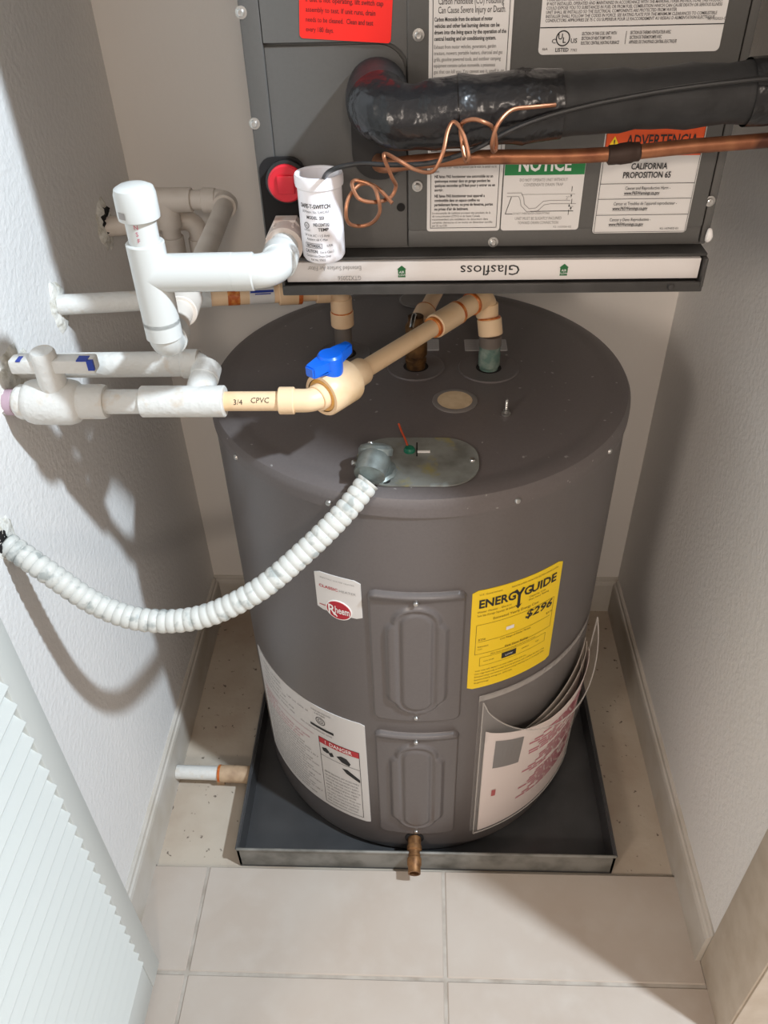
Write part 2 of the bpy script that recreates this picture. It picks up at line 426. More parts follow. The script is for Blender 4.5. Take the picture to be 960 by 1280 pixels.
# ================================================================== DRAIN PAN
pan = thing('drain_pan', 'shallow dark metal drain pan under the water heater', 'drain pan', (0.003, 0.32, 0.0))
PX0, PX1, PY0, PY1, PH = -0.326, 0.331, 0.004, 0.640, 0.058
box('pan_floor', (PX0, PY0, 0.001), (PX1, PY1, 0.006), 'pan_metal', pan)
for a, b in (((PX0, PY1-0.004, 0.006), (PX1, PY1, PH)), ((PX0, PY0, 0.006), (PX0+0.004, PY1, PH)), ((PX1-0.004, PY0, 0.006), (PX1, PY1, PH))):
    box('pan_side', a, b, 'pan_metal', pan)
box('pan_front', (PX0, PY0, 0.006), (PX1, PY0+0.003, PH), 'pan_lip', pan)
for pts in (((PX0, PY0), (PX1, PY0)), ((PX0, PY0), (PX0, PY1)), ((PX1, PY0), (PX1, PY1)), ((PX0, PY1), (PX1, PY1))):
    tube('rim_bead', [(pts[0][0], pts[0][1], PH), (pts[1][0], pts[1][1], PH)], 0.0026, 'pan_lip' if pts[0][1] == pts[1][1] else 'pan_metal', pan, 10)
ds = thing('pan_drain_pipe', 'short white painted drain pipe on the floor between baseboard and pan', 'pipe', (-0.41, 0.172, 0.0))
tube('pipe', [(XL+0.0125, 0.174, 0.030), (-0.372, 0.172, 0.030)], 0.0135, 'painted_pipe', ds)
sleeve('coupling', (-0.392, 0.172, 0.030), (PX0-0.0005, 0.170, 0.030), 0.0165, 'stub_tan', ds)
sleeve('primer_ring', (-0.394, 0.172, 0.030), (-0.388, 0.172, 0.030), 0.0168, 'primer', ds)
box('foot', (-0.40, 0.166, 0.0), (-0.385, 0.178, 0.017), 'stub_tan', ds)

# ================================================================== WATER HEATER
HX, HY, HR, HZ = -0.009, 0.331, 0.300, 0.8156
heater = thing('water_heater', 'squat dark grey electric water heater standing in the drain pan', 'water heater', (HX, HY, 0.006))
def cyl(th, z, R=HR):
    a = math.radians(th); return Vector((HX+R*math.sin(a), HY-R*math.cos(a), z))
lathe('tank_body', [(0, 0.008), (0.285, 0.008), (0.296, 0.014), (HR, 0.03), (HR, 0.79), (0, 0.79)], (HX, HY, 0), (0, 0, 1), 'heater_paint', heater, 128)
lid = lathe('lid', [(0, 0.8175), (0.15, 0.8175), (0.262, 0.8165), (0.270, 0.8150), (0.276, 0.8165), (0.290, 0.8155), (0.298, 0.8125), (0.3018, 0.806), (0.3025, 0.800), (0.3025, 0.788), (0.3005, 0.7865), (0.298, 0.7865), (0.298, 0.791), (0, 0.791)], (HX, HY, 0), (0, 0, 1), 'lid_paint', heater, 128)
def screw(name, p, n, r, m, parent, t=0.0025):
    n = Vector(n).normalized(); return lathe(name, [(0, -0.002), (r, -0.002), (r, t*0.4), (r*0.75, t), (r*0.3, t*1.15), (0, t*1.15)], p, n, m, parent, 14)
for th in (-84, -52, -21, 23.3, 55, 88):
    p = cyl(th, 0.7955, 0.3025); screw('lid_screw', p, p-Vector((HX, HY, 0.7955)), 0.0042, 'screw_steel', lid)

def sd_rr(u, v, hu, hv, r):
    dx, dy = abs(u)-hu+r, abs(v)-hv+r
    return min(max(dx, dy), 0)+math.hypot(max(dx, 0), max(dy, 0))-r
def sm(a, b, x):
    t = max(0, min(1, (x-a)/(b-a))); return t*t*(3-2*t)
def panel(zc, hv, name):
    hu = 0.0655
    def hgt(u, v):
        d = sd_rr(u, v, hu, hv, 0.012)
        h = 0.0042*sm(0.0008, -0.0026, d)
        top = 0.006*sm(0.0012, -0.004, d)*sm(hv-0.02, hv-0.001, v)      # top edge stands off the tank
        a = sd_rr(u, v+0.004, 0.044, hv*0.66, 0.022)
        b = sd_rr(u, v-0.001, 0.034, hv*0.84, 0.032)
        e = min(a, b)
        emb = 0.0055*sm(0.001, -0.007, e)
        g = sd_rr(u, v, 0.0235, hv*0.76, 0.022)
        groove = -0.0032*sm(0.006, 0.0005, abs(g))*(1 if g > -0.004 else 1)*sm(0, -0.006, e)
        return -0.0012 + h + emb + groove + top
    n1, n2 = 64, 120
    def fn(i, j):
        u = (i-0.5)*2*(hu+0.004); v = (j-0.5)*2*(hv+0.004)
        return cyl(math.degrees(u/HR)-0.3, zc+v, HR+hgt(u, v))
    p = MB().grid(n1, n2, fn).build(name, 'heater_paint', heater, angle=80)
    for s in (1, -1):
        c = cyl(-0.5, zc+s*(hv-0.012), HR+(0.0082 if s > 0 else 0.0035)); screw('panel_screw', c, cyl(-0.5, 0, 1)-Vector((HX, HY, 0)), 0.0036, 'screw_steel', p)
    return p
panel(0.5265, 0.1345, 'access_panel'); panel(0.218, 0.144, 'access_panel')

def sticker(name, th0, th1, z0, z1, m, rad=0.004, R=HR+0.0008, parent=heater):
    mid = (th0+th1)/2; zc = (z0+z1)/2; hu = math.radians(th1-th0)/2*HR; hv = (z1-z0)/2
    n = max(6, int((th1-th0)/1.5)); mb = MB()
    cols = []
    for i in range(n+1):
        u = -hu+2*hu*i/n
        e = max(0, abs(u)-(hu-rad)); cut = rad-math.sqrt(max(rad*rad-e*e, 0))
        th = mid+math.degrees(u/HR)
        cols.append([mb.bm.verts.new(cyl(th, zc+s*(hv-cut), r)) for s, r in ((-1, R), (1, R), (1, HR-0.0005), (-1, HR-0.0005))])
    for a, b in zip(cols, cols[1:]):
        for k in range(4): mb.bm.faces.new((a[k], b[k], b[(k+1) % 4], a[(k+1) % 4]))
    mb.bm.faces.new(cols[0]); mb.bm.faces.new(cols[-1][::-1])
    return mb.build(name, m, parent)
def on_cyl(th0, z0, R):
    return lambda u, v: cyl(th0+math.degrees(u/HR), z0+v, R)

# --- energy label
eg = sticker('energy_label', 13.7, 40.9, 0.456, 0.655, 'label_yellow'); eg['label'] = 'yellow energy guide label'
W = math.radians(27.2)*HR; Hh = 0.199
I = Ink(on_cyl(13.7, 0.456, HR+0.0013))
I.text('ENERG', 0.0215, 0.010, 0.1665, 0.0535, bold=0.028); I.text('UIDE', 0.0215, 0.0885, 0.1665, 0.0440, bold=0.028); I.text('G', 0.0215, 0.0765, 0.1665, 0.0125, bold=0.028)
I.path([(0.0625, 0.183), (0.069, 0.172), (0.0755, 0.183)], 0.0042); I.line((0.069, 0.173), (0.069, 0.150), 0.0045)
I.poly([(0.069, 0.1455), (0.0745, 0.154), (0.069, 0.1515), (0.0635, 0.154)])
I.text('$296', 0.0205, 0.083, 0.1185, 0.047, bold=0.02, shear=0.22)
I.rect(0.050, 0.052, 0.0735, 0.0635, 3); I.build('lettering', 'ink', eg)
J = Ink(on_cyl(13.7, 0.456, HR+0.0012))
J.text('U.S. Government', 0.0046, 0.010, 0.190); J.text('Federal law prohibits removal of this label before consumer purchase.', 0.0046, 0.056, 0.190, 0.078)
J.text('Water Heater - Electric', 0.0052, 0.008, 0.157); J.text('Tank Size (Storage Capacity): 38 Gallons', 0.0052, 0.008, 0.150, 0.056)
J.text('Capacity: Low', 0.005, 0.086, 0.158); J.text('First Hour Rating', 0.005, 0.086, 0.152)
J.text('Estimated Yearly Energy Cost', 0.0068, 0.032, 0.139, 0.072)
J.frame(0.008, 0.074, 0.134, 0.134, 0.0006, 10); J.text('Cost Range of Similar Models', 0.0052, 0.045, 0.093, 0.05)
J.rect(0.012, 0.099, 0.130, 0.0996, 8); J.text('$256', 0.0055, 0.012, 0.102); J.text('$314', 0.0055, 0.122, 0.105); J.text('Estimated', 0.004, 0.012, 0.088); J.text('cost', 0.004, 0.012, 0.083)
J.text('First Hour Rating', 0.006, 0.054, 0.0745, 0.038, bold=0.01); J.text('(How much hot water you get in the first hour of use)', 0.0046, 0.032, 0.068, 0.074)
J.frame(0.016, 0.048, 0.126, 0.066, 0.0005, 8); J.text('very small', 0.004, 0.022, 0.056); J.text('medium', 0.004, 0.083, 0.056); J.text('high', 0.004, 0.108, 0.056)
for k, t in enumerate(('Your cost will depend on your utility rates and use.', 'Cost range based only on models fueled by electricity with a medium first hour rating.', 'Estimated energy cost based on a national average electricity cost of 12 cents per kWh.', 'Estimated yearly energy use: 2470 kWh.', 'ftc.gov/energy')):
    J.text(t, 0.0044, 0.010, 0.037-0.0065*k, min(0.118, 0.0016*len(t)))
J.build('fine_print', 'ink_brown', eg)
K = Ink(on_cyl(13.7, 0.456, HR+0.0014)); K.rect(0.053, 0.110, 0.0655, 0.1165, 2); K.build('white_mark', 'white_ink', eg); K = Ink(on_cyl(13.7, 0.456, HR+0.0014)); K.text('LOW', 0.0052, 0.062, 0.0555, align='C'); K.build('box_lettering', 'white_ink', eg)

# --- brand label with oval emblem
br = sticker('brand_label', -27.3, -14.4, 0.600, 0.671, 'label_white', 0.004); br['label'] = 'white brand label with a red oval emblem'
I = Ink(on_cyl(-27.3, 0.600, HR+0.0013)); I.text('CLASSIC', 0.0068, 0.006, 0.044, 0.0285, bold=0.02); I.rect(0.004, 0.009, 0.016, 0.0105, 2); I.build('lettering', 'ink_red', br)
I = Ink(on_cyl(-27.3, 0.600, HR+0.0013)); I.text('HEATER', 0.0058, 0.0365, 0.044, 0.024); I.text('ELECTRIC WATER HEATER', 0.003, 0.009, 0.061, 0.05); I.build('fine_print', 'ink_faint', br)
mb = MB(); cu, cv = 0.0335, 0.0085
def oval(rx, ry, R): return [cyl(-27.3+math.degrees((cu+rx*math.cos(2*math.pi*k/40))/HR), 0.600+cv+ry*math.sin(2*math.pi*k/40), R) for k in range(40)]
for rx, ry, R, nm, m in ((0.0195, 0.0178, HR+0.0016, 'emblem_rim', 'white_ink'), (0.0178, 0.0161, HR+0.0020, 'emblem', 'brand_red')):
    mb = MB(); a = [mb.bm.verts.new(p) for p in oval(rx, ry, R)]; b = [mb.bm.verts.new(p) for p in oval(rx, ry, HR-0.0005)]
    mb.bm.faces.new(a); mb.bm.faces.new(b[::-1])
    for k in range(40): mb.bm.faces.new((a[k], a[(k+1) % 40], b[(k+1) % 40], b[k]))
    mb.build(nm, m, br)
I = Ink(on_cyl(-27.3, 0.600, HR+0.0024)); I.text('R', 0.027, 0.0185, -0.0015, 0.0105, bold=0.012); I.text('heem', 0.0185, 0.0285, 0.0035, 0.0215, bold=0.015)
I.line((0.0265, 0.004), (0.031, -0.0035), 0.0022); I.build('emblem_lettering', 'white_ink', br)

# --- large warning label on the left
dl = sticker('danger_label', -65.5, -15.8, 0.088, 0.366, 'label_paper', 0.003); dl['label'] = 'large white warning label wrapped round the tank'
W = math.radians(49.7)*HR
F = on_cyl(-65.5, 0.088, HR+0.0013)
I = Ink(F); I.rect(0.172, 0.184, 0.248, 0.200, 6); I.build('red_band', 'ink_red', dl)
I = Ink(on_cyl(-65.5, 0.088, HR+0.0016)); I.text('!  DANGER', 0.0135, 0.210, 0.1872, 0.05, 'C', bold=0.01); I.build('band_lettering', 'white_ink', dl)
I = Ink(F)
I.frame(0.172, 0.010, 0.248, 0.200, 0.0009, 6); I.rect(0.172, 0.150, 0.248, 0.1508, 6)
I.poly([(0.177, 0.172), (0.186, 0.176), (0.192, 0.168), (0.187, 0.162), (0.179, 0.164)]); I.poly([(0.189, 0.165), (0.197, 0.170), (0.200, 0.161), (0.193, 0.157)])
I.poly([(0.205, 0.166), (0.214, 0.172), (0.224, 0.170), (0.231, 0.160), (0.228, 0.152), (0.214, 0.156)])
I.poly([(0.214, 0.139), (0.224, 0.140), (0.246, 0.123), (0.246, 0.114), (0.234, 0.121), (0.222, 0.128)])
I.rect(0.158, 0.221, 0.204, 0.227, 4); I.build('pictures', 'ink', dl)
I = Ink(F); I.ring(0.180, 0.243, 0.0095, 0.0018); I.ring(0.180, 0.243, 0.0055, 0.001); I.text('UL', 0.007, 0.180, 0.2405, align='C'); I.text('LISTED', 0.005, 0.180, 0.257, 0.02, 'C'); I.text('STORAGE TANK WATER HEATER', 0.005, 0.182, 0.264, 0.038, 'C')
I.text('MODEL NUMBER', 0.005, 0.030, 0.262, 0.06); I.text('SERIAL NUMBER', 0.005, 0.030, 0.250, 0.06); I.text('VOLTS AC 240 / 208', 0.005, 0.030, 0.238, 0.07); I.text('UPPER ELEMENT WATTS  4500', 0.005, 0.030, 0.226, 0.09); I.text('LOWER ELEMENT WATTS  4500', 0.005, 0.030, 0.214, 0.09)
I.text('CAP. U.S. GALS. 38', 0.005, 0.105, 0.250, 0.05); I.text('MAX. WORKING PRESSURE 150 PSI', 0.005, 0.135, 0.212, 0.065)
for k, t in enumerate(('BEFORE REMOVING ANY ACCESS PANELS', 'OR SERVICING THE WATER HEATER,', 'TURN OFF THE ELECTRICITY SUPPLY.', 'FAILURE TO DO THIS COULD RESULT IN', 'DEATH, SERIOUS BODILY INJURY,', 'OR PROPERTY DAMAGE.', 'Hot water scald hazard. Water over', '125 F can cause severe burns.', 'Feel water before bathing.', 'See instruction manual.')):
    I.text(t, 0.0062, 0.177, 0.104-0.0095*k, 0.05+0.0005*len(t))
for k in range(17):
    I.text(('Install in accordance with local codes and the manual', 'Do not turn on unless completely filled with water', 'Thermostats are preset at the factory to 120 F', 'Keep combustible materials away from the heater')[k % 4], 0.0058, 0.016, 0.150-0.0085*k, 0.120+0.03*((k*7) % 3)/2)
I.build('fine_print', 'ink_grey', dl)
I = Ink(F); I.rect(0.012, 0.196, 0.162, 0.1968, 8)
for k in range(4): I.text(('WARNING', 'Tampering with this heater can cause', 'explosion, fire, burns or shock', 'Read all instructions first')[k], 0.0075, 0.016, 0.186-0.0095*k, (0.05, 0.135, 0.12, 0.11)[k])
I.build('warning_print', 'ink_pink', dl)

# --- top fittings
def ring_trim(x, y, ro, ri, m='lid_paint'):
    lathe('port_trim', [(ri, 0.8172), (ri, 0.8192), (ri+0.004, 0.8198), (ro-0.003, 0.8192), (ro-0.001, 0.8200), (ro, 0.8188), (ro, 0.8165)], (x, y, 0), (0, 0, 1), m, lid, 48)
    lathe('port_hole', [(0, 0.8183), (ri+0.0005, 0.8183), (ri+0.0005, 0.8170), (0, 0.8170)], (x, y, 0), (0, 0, 1), 'dark_hole', lid, 32)
N1 = (0.093, 0.337); N2 = (-0.013, 0.342); N3 = (-0.121, 0.382); N4 = (-0.012, 0.570)
ring_trim(N1[0], N1[1], 0.044, 0.0185); ring_trim(N2[0], N2[1], 0.042, 0.0185); ring_trim(N3[0], N3[1], 0.040, 0.018)
lathe('port_cap', [(0, 0.8175), (0.030, 0.8175), (0.030, 0.8195), (0.027, 0.8205), (0.024, 0.8195), (0, 0.8198)], (N4[0], N4[1], 0), (0, 0, 1), 'grey_plastic', lid, 40)
lathe('knockout_ring', [(0.024, 0.817), (0.024, 0.8196), (0.028, 0.8202), (0.031, 0.8190), (0.031, 0.817)], (0.041, 0.246, 0), (0, 0, 1), 'grey_plastic', lid, 40)
lathe('knockout_disc', [(0, 0.817), (0.0245, 0.817), (0.0245, 0.8193), (0, 0.8197)], (0.041, 0.246, 0), (0, 0, 1), 'cork', lid, 40)
lathe('cold_nipple', [(0, 0.8175), (0.0135, 0.8175), (0.0135, 0.822), (0.0155, 0.824), (0.0158, 0.842), (0.0150, 0.844), (0.0150, 0.856), (0, 0.856)], (N1[0], N1[1], 0), (0, 0, 1), 'verdigris', heater, 30)
lathe('nipple_collar', [(0, 0.8555), (0.0160, 0.8555), (0.0160, 0.872), (0, 0.872)], (N1[0], N1[1], 0), (0, 0, 1), 'steel_nipple', heater, 30)
lathe('hot_nipple', [(0, 0.8175), (0.0130, 0.8175), (0.0130, 0.875), (0, 0.875)], (N3[0], N3[1], 0), (0, 0, 1), 'steel_nipple', heater, 30)
for (cx, cy, wd) in ((0.093, 0.408, 0.064), (-0.010, 0.410, 0.064)):
    st = MB().prism(rrect(cx-wd/2, cy-0.018, cx+wd/2, cy+0.018, 0.002), lambda a, b, h: Vector((a, b, 0.8172+h)), 0.0012).build('port_sticker', 'label_clear', lid)
    I = Ink(lambda a, b, cx=cx, cy=cy: Vector((cx+a, cy+b, 0.8187)))
    for k in range(5):
        I.text('CAUTION HOT OUTLET', 0.0045, -0.030, 0.011-0.006*k, 0.016); I.text('SEE MANUAL TORQUE', 0.0045, 0.014, 0.011-0.006*k, 0.016)
    I.build('fine_print', 'ink_faint', st)

# --- relief valve: rusty brass body, chrome lever
rv = lathe('relief_valve', [(0, 0.8175), (0.0140, 0.8175), (0.0140, 0.826), (0.0155, 0.827), (0.0155, 0.832), (0.0140, 0.833), (0.0140, 0.838), (0.0165, 0.840), (0.0165, 0.862), (0.0150, 0.866), (0.0150, 0.884), (0.011, 0.890), (0.011, 0.898), (0, 0.899)], (N2[0], N2[1], 0), (0, 0, 1), 'brass_rust', heater, 30)
tube('valve_lever', spline([(N2[0], N2[1]-0.004, 0.897), (N2[0]-0.002, N2[1]-0.010, 0.904), (N2[0]-0.004, N2[1]-0.022, 0.902), (N2[0]-0.006, N2[1]-0.030, 0.895)]), 0.0034, 'chrome', rv, 12)

# --- junction plate with the conduit elbow
def stad(x0, y0, x1, y1, r): return rrect(x0, y0, x1, y1, r, 10)
jp = MB().prism(stad(-0.086, 0.052, 0.066, 0.154, 0.044), lambda a, b, h: Vector((a, b, 0.8172+h)), 0.0022).build('junction_plate', 'plate_zinc', heater)
for p in ((0.058, 0.103), (-0.080, 0.100)): screw('plate_screw', (p[0], p[1], 0.8195), (0, 0, 1), 0.004, 'screw_steel', jp)
screw('ground_screw', (-0.020, 0.124, 0.8195), (0, 0, 1), 0.0075, 'green_paint', jp, 0.005)
tube('wire_end', spline([(-0.022, 0.128, 0.823), (-0.026, 0.138, 0.829), (-0.030, 0.148, 0.832), (-0.034, 0.158, 0.838)]), 0.0014, 'wire_orange', jp, 8)
for p, r in (((-0.048, 0.061), 0.0058), ((-0.056, 0.066), 0.0065), ((-0.050, 0.074), 0.005)): lathe('plate_hole', [(0, 0.8190), (r, 0.8190), (r, 0.8199), (0, 0.8199)], (p[0], p[1], 0), (0, 0, 1), 'dark_hole', jp, 20)
box('white_tab', (-0.010, 0.119, 0.8195), (0.006, 0.1225, 0.8215), 'white_ink', jp, 0.0004)
box('plate_slot', (-0.0115, 0.112, 0.8192), (-0.0098, 0.142, 0.8200), 'dark_hole', jp)

# --- drain cock at the foot of the tank
dv = lathe('drain_hole', [(0, 0.0), (0.0165, 0.0), (0.0165, 0.0015), (0, 0.0015)], cyl(-1.1, 0.060, HR-0.0003), (0, -1, 0), 'dark_hole', heater, 30)
dc = lathe('drain_valve', [(0, -0.01), (0.0115, -0.01), (0.0115, 0.014), (0.0128, 0.015), (0.0128, 0.022), (0.0105, 0.024), (0.0105, 0.034), (0.0122, 0.036), (0.0122, 0.048), (0.0108, 0.050), (0.0108, 0.062), (0.0085, 0.062), (0.0085, 0.048), (0, 0.048)], cyl(-1.1, 0.059, HR), (0, -0.95, -0.10), 'brass', heater, 28)

# --- document pouch and booklet
def pr_(u, v, bulge, base):     # u,v 0..1 over the pouch
    th = 17.5+u*(66.0-17.5); return th, base+bulge*math.sin(math.pi*min(max(u, 0), 1))**0.8
pouch = MB()
def back(u, v): th = 17.5+u*49; return cyl(th, 0.062+v*(0.437-0.062), HR+0.0012)
pouch.grid(28, 8, back); pb = pouch.build('document_pouch', 'film', heater); pb['label'] = 'clear plastic document pouch stuck to the tank'
def front(u, v):
    th = 18.5+u*48
    ztop = 0.437-0.085*math.sin(math.pi*u)**0.6 - 0.012*(1-u)
    zz = 0.060+v*(ztop-0.060)
    bl = 0.006+0.034*math.sin(math.pi*u)**0.7*(v**1.1)+0.010*(v**1.5)*u
    return cyl(th, zz, HR+bl)
MB().grid(40, 24, front).build('pouch_front', 'film', pb)
tube('pouch_edge', [front(i/40, 1.0) for i in range(41)], 0.0011, 'film_edge', pb, 8)
tube('pouch_edge', [front(i/40, 0.0) for i in range(41)], 0.0011, 'film_edge', pb, 8)
tube('pouch_edge', [front(1.0, i/30) for i in range(31)], 0.0013, 'film_edge', pb, 8)
tube('pouch_edge', [front(0.0, i/30) for i in range(31)], 0.0011, 'film_edge', pb, 8)
mb = MB()
mb.grid(36, 3, lambda u, v: cyl(17.5+u*49, 0.424+v*0.013, HR+0.0020)); mb.build('seal_strip', 'film_edge', pb)
for k in range(13):
    a = 19+k*3.55; MB().grid(3, 1, lambda u, v: cyl(a+u*2.5, 0.4265+v*0.008, HR+0.0026)).build('seal_patch', 'film_edge', pb)

bk = thing('instruction_booklet', 'pink and white instruction booklet tucked in the clear pouch on the water heater', 'booklet', tuple(cyl(42, 0.066, HR+0.01)))
def leaf(base, top_l, top_r, notch, splay):
    def fn(u, v):
        th = 20.0+u*45
        dip = notch*max(0, 1-abs(u-0.42)/0.42)
        zt = top_l+(top_r-top_l)*u**1.2-dip
        zz = 0.066+v*(zt-0.066)
        bl = 0.004+base+(0.026+splay)*math.sin(math.pi*u)**0.7*(v**1.15)*0.9+(0.006+splay*0.3)*(v**1.5)*u
        return cyl(th, zz, HR+bl)
    return fn
for k, (a, m) in enumerate((((0.0000, 0.300, 0.392, 0.000, -0.018), 'page'), ((0.0008, 0.320, 0.384, 0.006, -0.010), 'page'), ((0.0018, 0.350, 0.372, 0.012, 0.0), 'paper'))):
    fn = leaf(*a); bk2 = lambda u, v, fn=fn: fn(u, v)+(Vector((HX, HY, 0))-Vector((fn(u, v).x, fn(u, v).y, 0))).normalized()*0.0007
    o = MB().grid(36, 24, fn, bk2).build('cover' if m == 'paper' else 'pages', m, bk, angle=60)
fn = leaf(0.0018, 0.350, 0.372, 0.012, 0.0)
def on_leaf(u, v): p = fn(u, v); d = Vector((p.x-HX, p.y-HY, 0)).normalized(); return p+d*0.0006
I = Ink(on_leaf)
for k in range(26):
    v = 0.90-0.028*k; a = 0.34+0.05*math.sin(k*1.7)+(0.12 if k in (9, 10, 17, 18) else 0); b = 0.93+0.04*math.sin(k*2.3)
    if k in (8, 16): continue
    for s in range(7):
        if (s*5+k*3) % 11 == 0: continue
        u0 = a+(b-a)*s/7; I.rect(u0, v, u0+(b-a)/7*0.86, v+0.017)
I.build('pink_print', 'ink_pink', o)
I = Ink(on_leaf); I.rect(0.06, 0.66, 0.24, 0.93, 6); I.build('grey_box', 'ink_grey', o)
I = Ink(lambda u, v: on_leaf(u, v)+Vector((0, -0.0004, 0))); I.rect(0.075, 0.36, 0.105, 0.425); I.build('red_mark', 'ink_red', o)

# loose screw standing on the lid
sc = thing('loose_screw', 'loose self-tapping screw standing on its head on the heater lid', 'screw', (0.108, 0.212, 0.8172))
lathe('screw_head', [(0, 0.8175), (0.0062, 0.8175), (0.0062, 0.8195), (0.0045, 0.8205), (0.0042, 0.824), (0, 0.824)], (0.108, 0.212, 0), (0, 0, 1), 'screw_steel', sc, 16)
lathe('screw_shank', [(0.0018, 0.823)]+[(0.0022 if k % 2 else 0.0016, 0.825+0.0011*k) for k in range(14)]+[(0, 0.843)], (0.108, 0.212, 0), (0, 0, 1), 'screw_steel', sc, 10)

# ================================================================== FLEX CONDUIT
cd = thing('flexible_conduit', 'white painted corrugated electrical conduit sagging from the wall to the heater lid', 'conduit', (-0.26, 0.0, 0.69))
cpts = spline([(-0.486, -0.029, 0.797), (-0.470, -0.034, 0.786), (-0.439, -0.045, 0.766), (-0.389, -0.055, 0.724), (-0.334, -0.062, 0.705), (-0.267, -0.060, 0.708), (-0.199, -0.045, 0.736), (-0.142, -0.015, 0.772), (-0.095, 0.015, 0.808), (-0.067, 0.040, 0.834)], 60)
L = [0.0]
for a, b in zip(cpts, cpts[1:]): L.append(L[-1]+(b-a).length)
pitch = 0.0106; dense = []; rad = []
n = int(L[-1]/pitch*8); j = 0
for k in range(n+1):
    s = L[-1]*k/n
    while j < len(L)-2 and L[j+1] < s: j += 1
    t = (s-L[j])/max(L[j+1]-L[j], 1e-9); dense.append(cpts[j].lerp(cpts[j+1], t))
    ph = (s/pitch) % 1.0
    rad.append(0.0116+0.0029*(math.sin(math.pi*ph)**0.38))
tube('corrugated_sleeve', dense, rad, 'conduit_paint', cd, 22)
el = thing('conduit_connector', 'dull zinc elbow connector joining the conduit to the heater lid', 'connector', (-0.06, 0.075, 0.8195))
MB().tube([(-0.061, 0.079, 0.8195), (-0.061, 0.079, 0.832)]+bend((-0.061, 0.079, 0.82), (-0.061, 0.077, 0.848), (-0.067, 0.040, 0.834), 0.012)+[(-0.066, 0.048, 0.8370)], 0.0188, 28).build('elbow_body', 'zinc', el)
lathe('lock_nut', [(0.015, 0.8195), (0.026, 0.8195), (0.0268, 0.822), (0.024, 0.8255), (0.015, 0.8255)], (-0.061, 0.079, 0), (0, 0, 1), 'zinc', el, 12, True)
lathe('elbow_cover', [(0, -0.006), (0.0205, -0.006), (0.0210, 0.002), (0.0180, 0.0060), (0.010, 0.0085), (0, 0.009)], (-0.060, 0.084, 0.848), (0.05, 0.55, 0.83), 'zinc', el, 28)
screw('cover_screw', (-0.066, 0.086, 0.8565), (0.0, 0.50, 0.86), 0.0036, 'screw_steel', el)
screw('clamp_screw', (-0.083, 0.074, 0.836), (-0.8, -0.3, 0.4), 0.0042, 'screw_steel', el, 0.006)

# ================================================================== CONDENSATE DRAIN
PR, PHB = 0.0140, 0.0176
dn = thing('condensate_drain', 'glossy white plastic drain piping with a capped standpipe below the air handler', 'drain pipe', (-0.26, 0.2, 0.93))
zq, yq, xs_ = 1.107, 0.000, -0.258
elbow('port_elbow', (-0.141, 0.09, 1.108), (-0.141, yq, 1.108), (-0.3, yq, 1.106), 0.040, 0.040, PR, PHB, 'pvc', dn, 0.020)
tube('pipe', [(-0.141, 0.074, 1.108), (-0.141, 0.035, 1.108)], PR, 'pvc', dn, 24)
tube('pipe', [(-0.185, yq, 1.108), (-0.215, yq, 1.107)], PR, 'pvc', dn, 24)
mb = MB(); mb.tube([(xs_, yq, 1.056), (xs_, yq, 1.057), (xs_, yq, 1.136), (xs_, yq, 1.137)], [PHB-0.001, PHB, PHB, PHB-0.001], 28)
mb.tube([(xs_, yq, zq), (-0.1805, yq, zq+0.0007), (-0.1795, yq, zq+0.0007)], [PHB, PHB, PHB-0.0008], 28); mb.build('tee', 'pvc', dn)
tube('standpipe', [(xs_, yq, 1.13), (xs_, yq, 1.172)], PR, 'pvc', dn, 24)
lathe('cap', [(PR, 1.159), (0.0185, 1.159), (0.0188, 1.162), (0.0186, 1.1805), (0.0172, 1.1850), (0.0125, 1.1875), (0.006, 1.1885), (0, 1.1887)], (xs_, yq, 0), (0, 0, 1), 'pvc', dn, 40)
def on_pipe(R, a0): return lambda u, v: Vector((xs_+(R+0.0004)*math.sin(a0+u/R), yq-(R+0.0004)*math.cos(a0+u/R), v))
I = Ink(on_pipe(PR, -0.15)); I.text('N', 0.0055, 0.0, 1.153, bold=0.01); I.text('S', 0.0055, 0.0005, 1.147, bold=0.01); I.text('F', 0.0055, 0.001, 1.141, bold=0.01); I.build('pipe_print', 'ink_pink', dn)
I = Ink(on_pipe(0.0188, -0.62)); I.rect(-0.003, 1.1625, 0.005, 1.1685, 4); I.build('cap_stamp', 'ink_faint', dn)
ye = 0.5; eb = Vector((-0.294, ye, 1.010)); b0 = Vector((xs_, yq, 1.032))
elbow('bottom_elbow', (xs_, yq, 1.10), b0, eb, 0.030, 0.036, PR, PHB, 'pvc', dn, 0.016)
dv_ = (eb-b0).normalized()
tube('pipe', [b0+dv_*0.03, eb-dv_*0.02], PR*0.96, 'pvc_old', dn, 24)
elbow('elbow', b0, eb, (-0.40, ye, 1.012), 0.034, 0.036, PR, PHB, 'pvc_old', dn, 0.018)
sleeve('coupling', b0+dv_*0.085, b0+dv_*0.125, PHB, 'pvc_old', dn)
tube('pipe', [(-0.325, ye, 1.011), (-0.352, ye, 1.012)], PR, 'pvc_old', dn, 24)
mb = MB(); mb.tube([(-0.346, ye, 1.012), (-0.347, ye, 1.012), (-0.424, ye, 1.012), (-0.425, ye, 1.012)], [PHB-0.001, PHB, PHB, PHB-0.001], 28); mb.tube([(-0.386, ye, 1.012), (-0.386, ye, 0.972)], PHB, 28); mb.build('tee', 'pvc_old', dn)
tube('pipe', [(-0.386, ye, 0.98), (-0.386, ye, 0.948)], PR, 'pvc_old', dn, 24)
trap = bend((-0.386, ye, 1.0), (-0.386, ye, 0.900), (-0.352, 0.526, 0.900), 0.020)+bend((-0.386, ye, 0.900), (-0.352, 0.526, 0.900), (-0.352, 0.526, 1.0), 0.020)
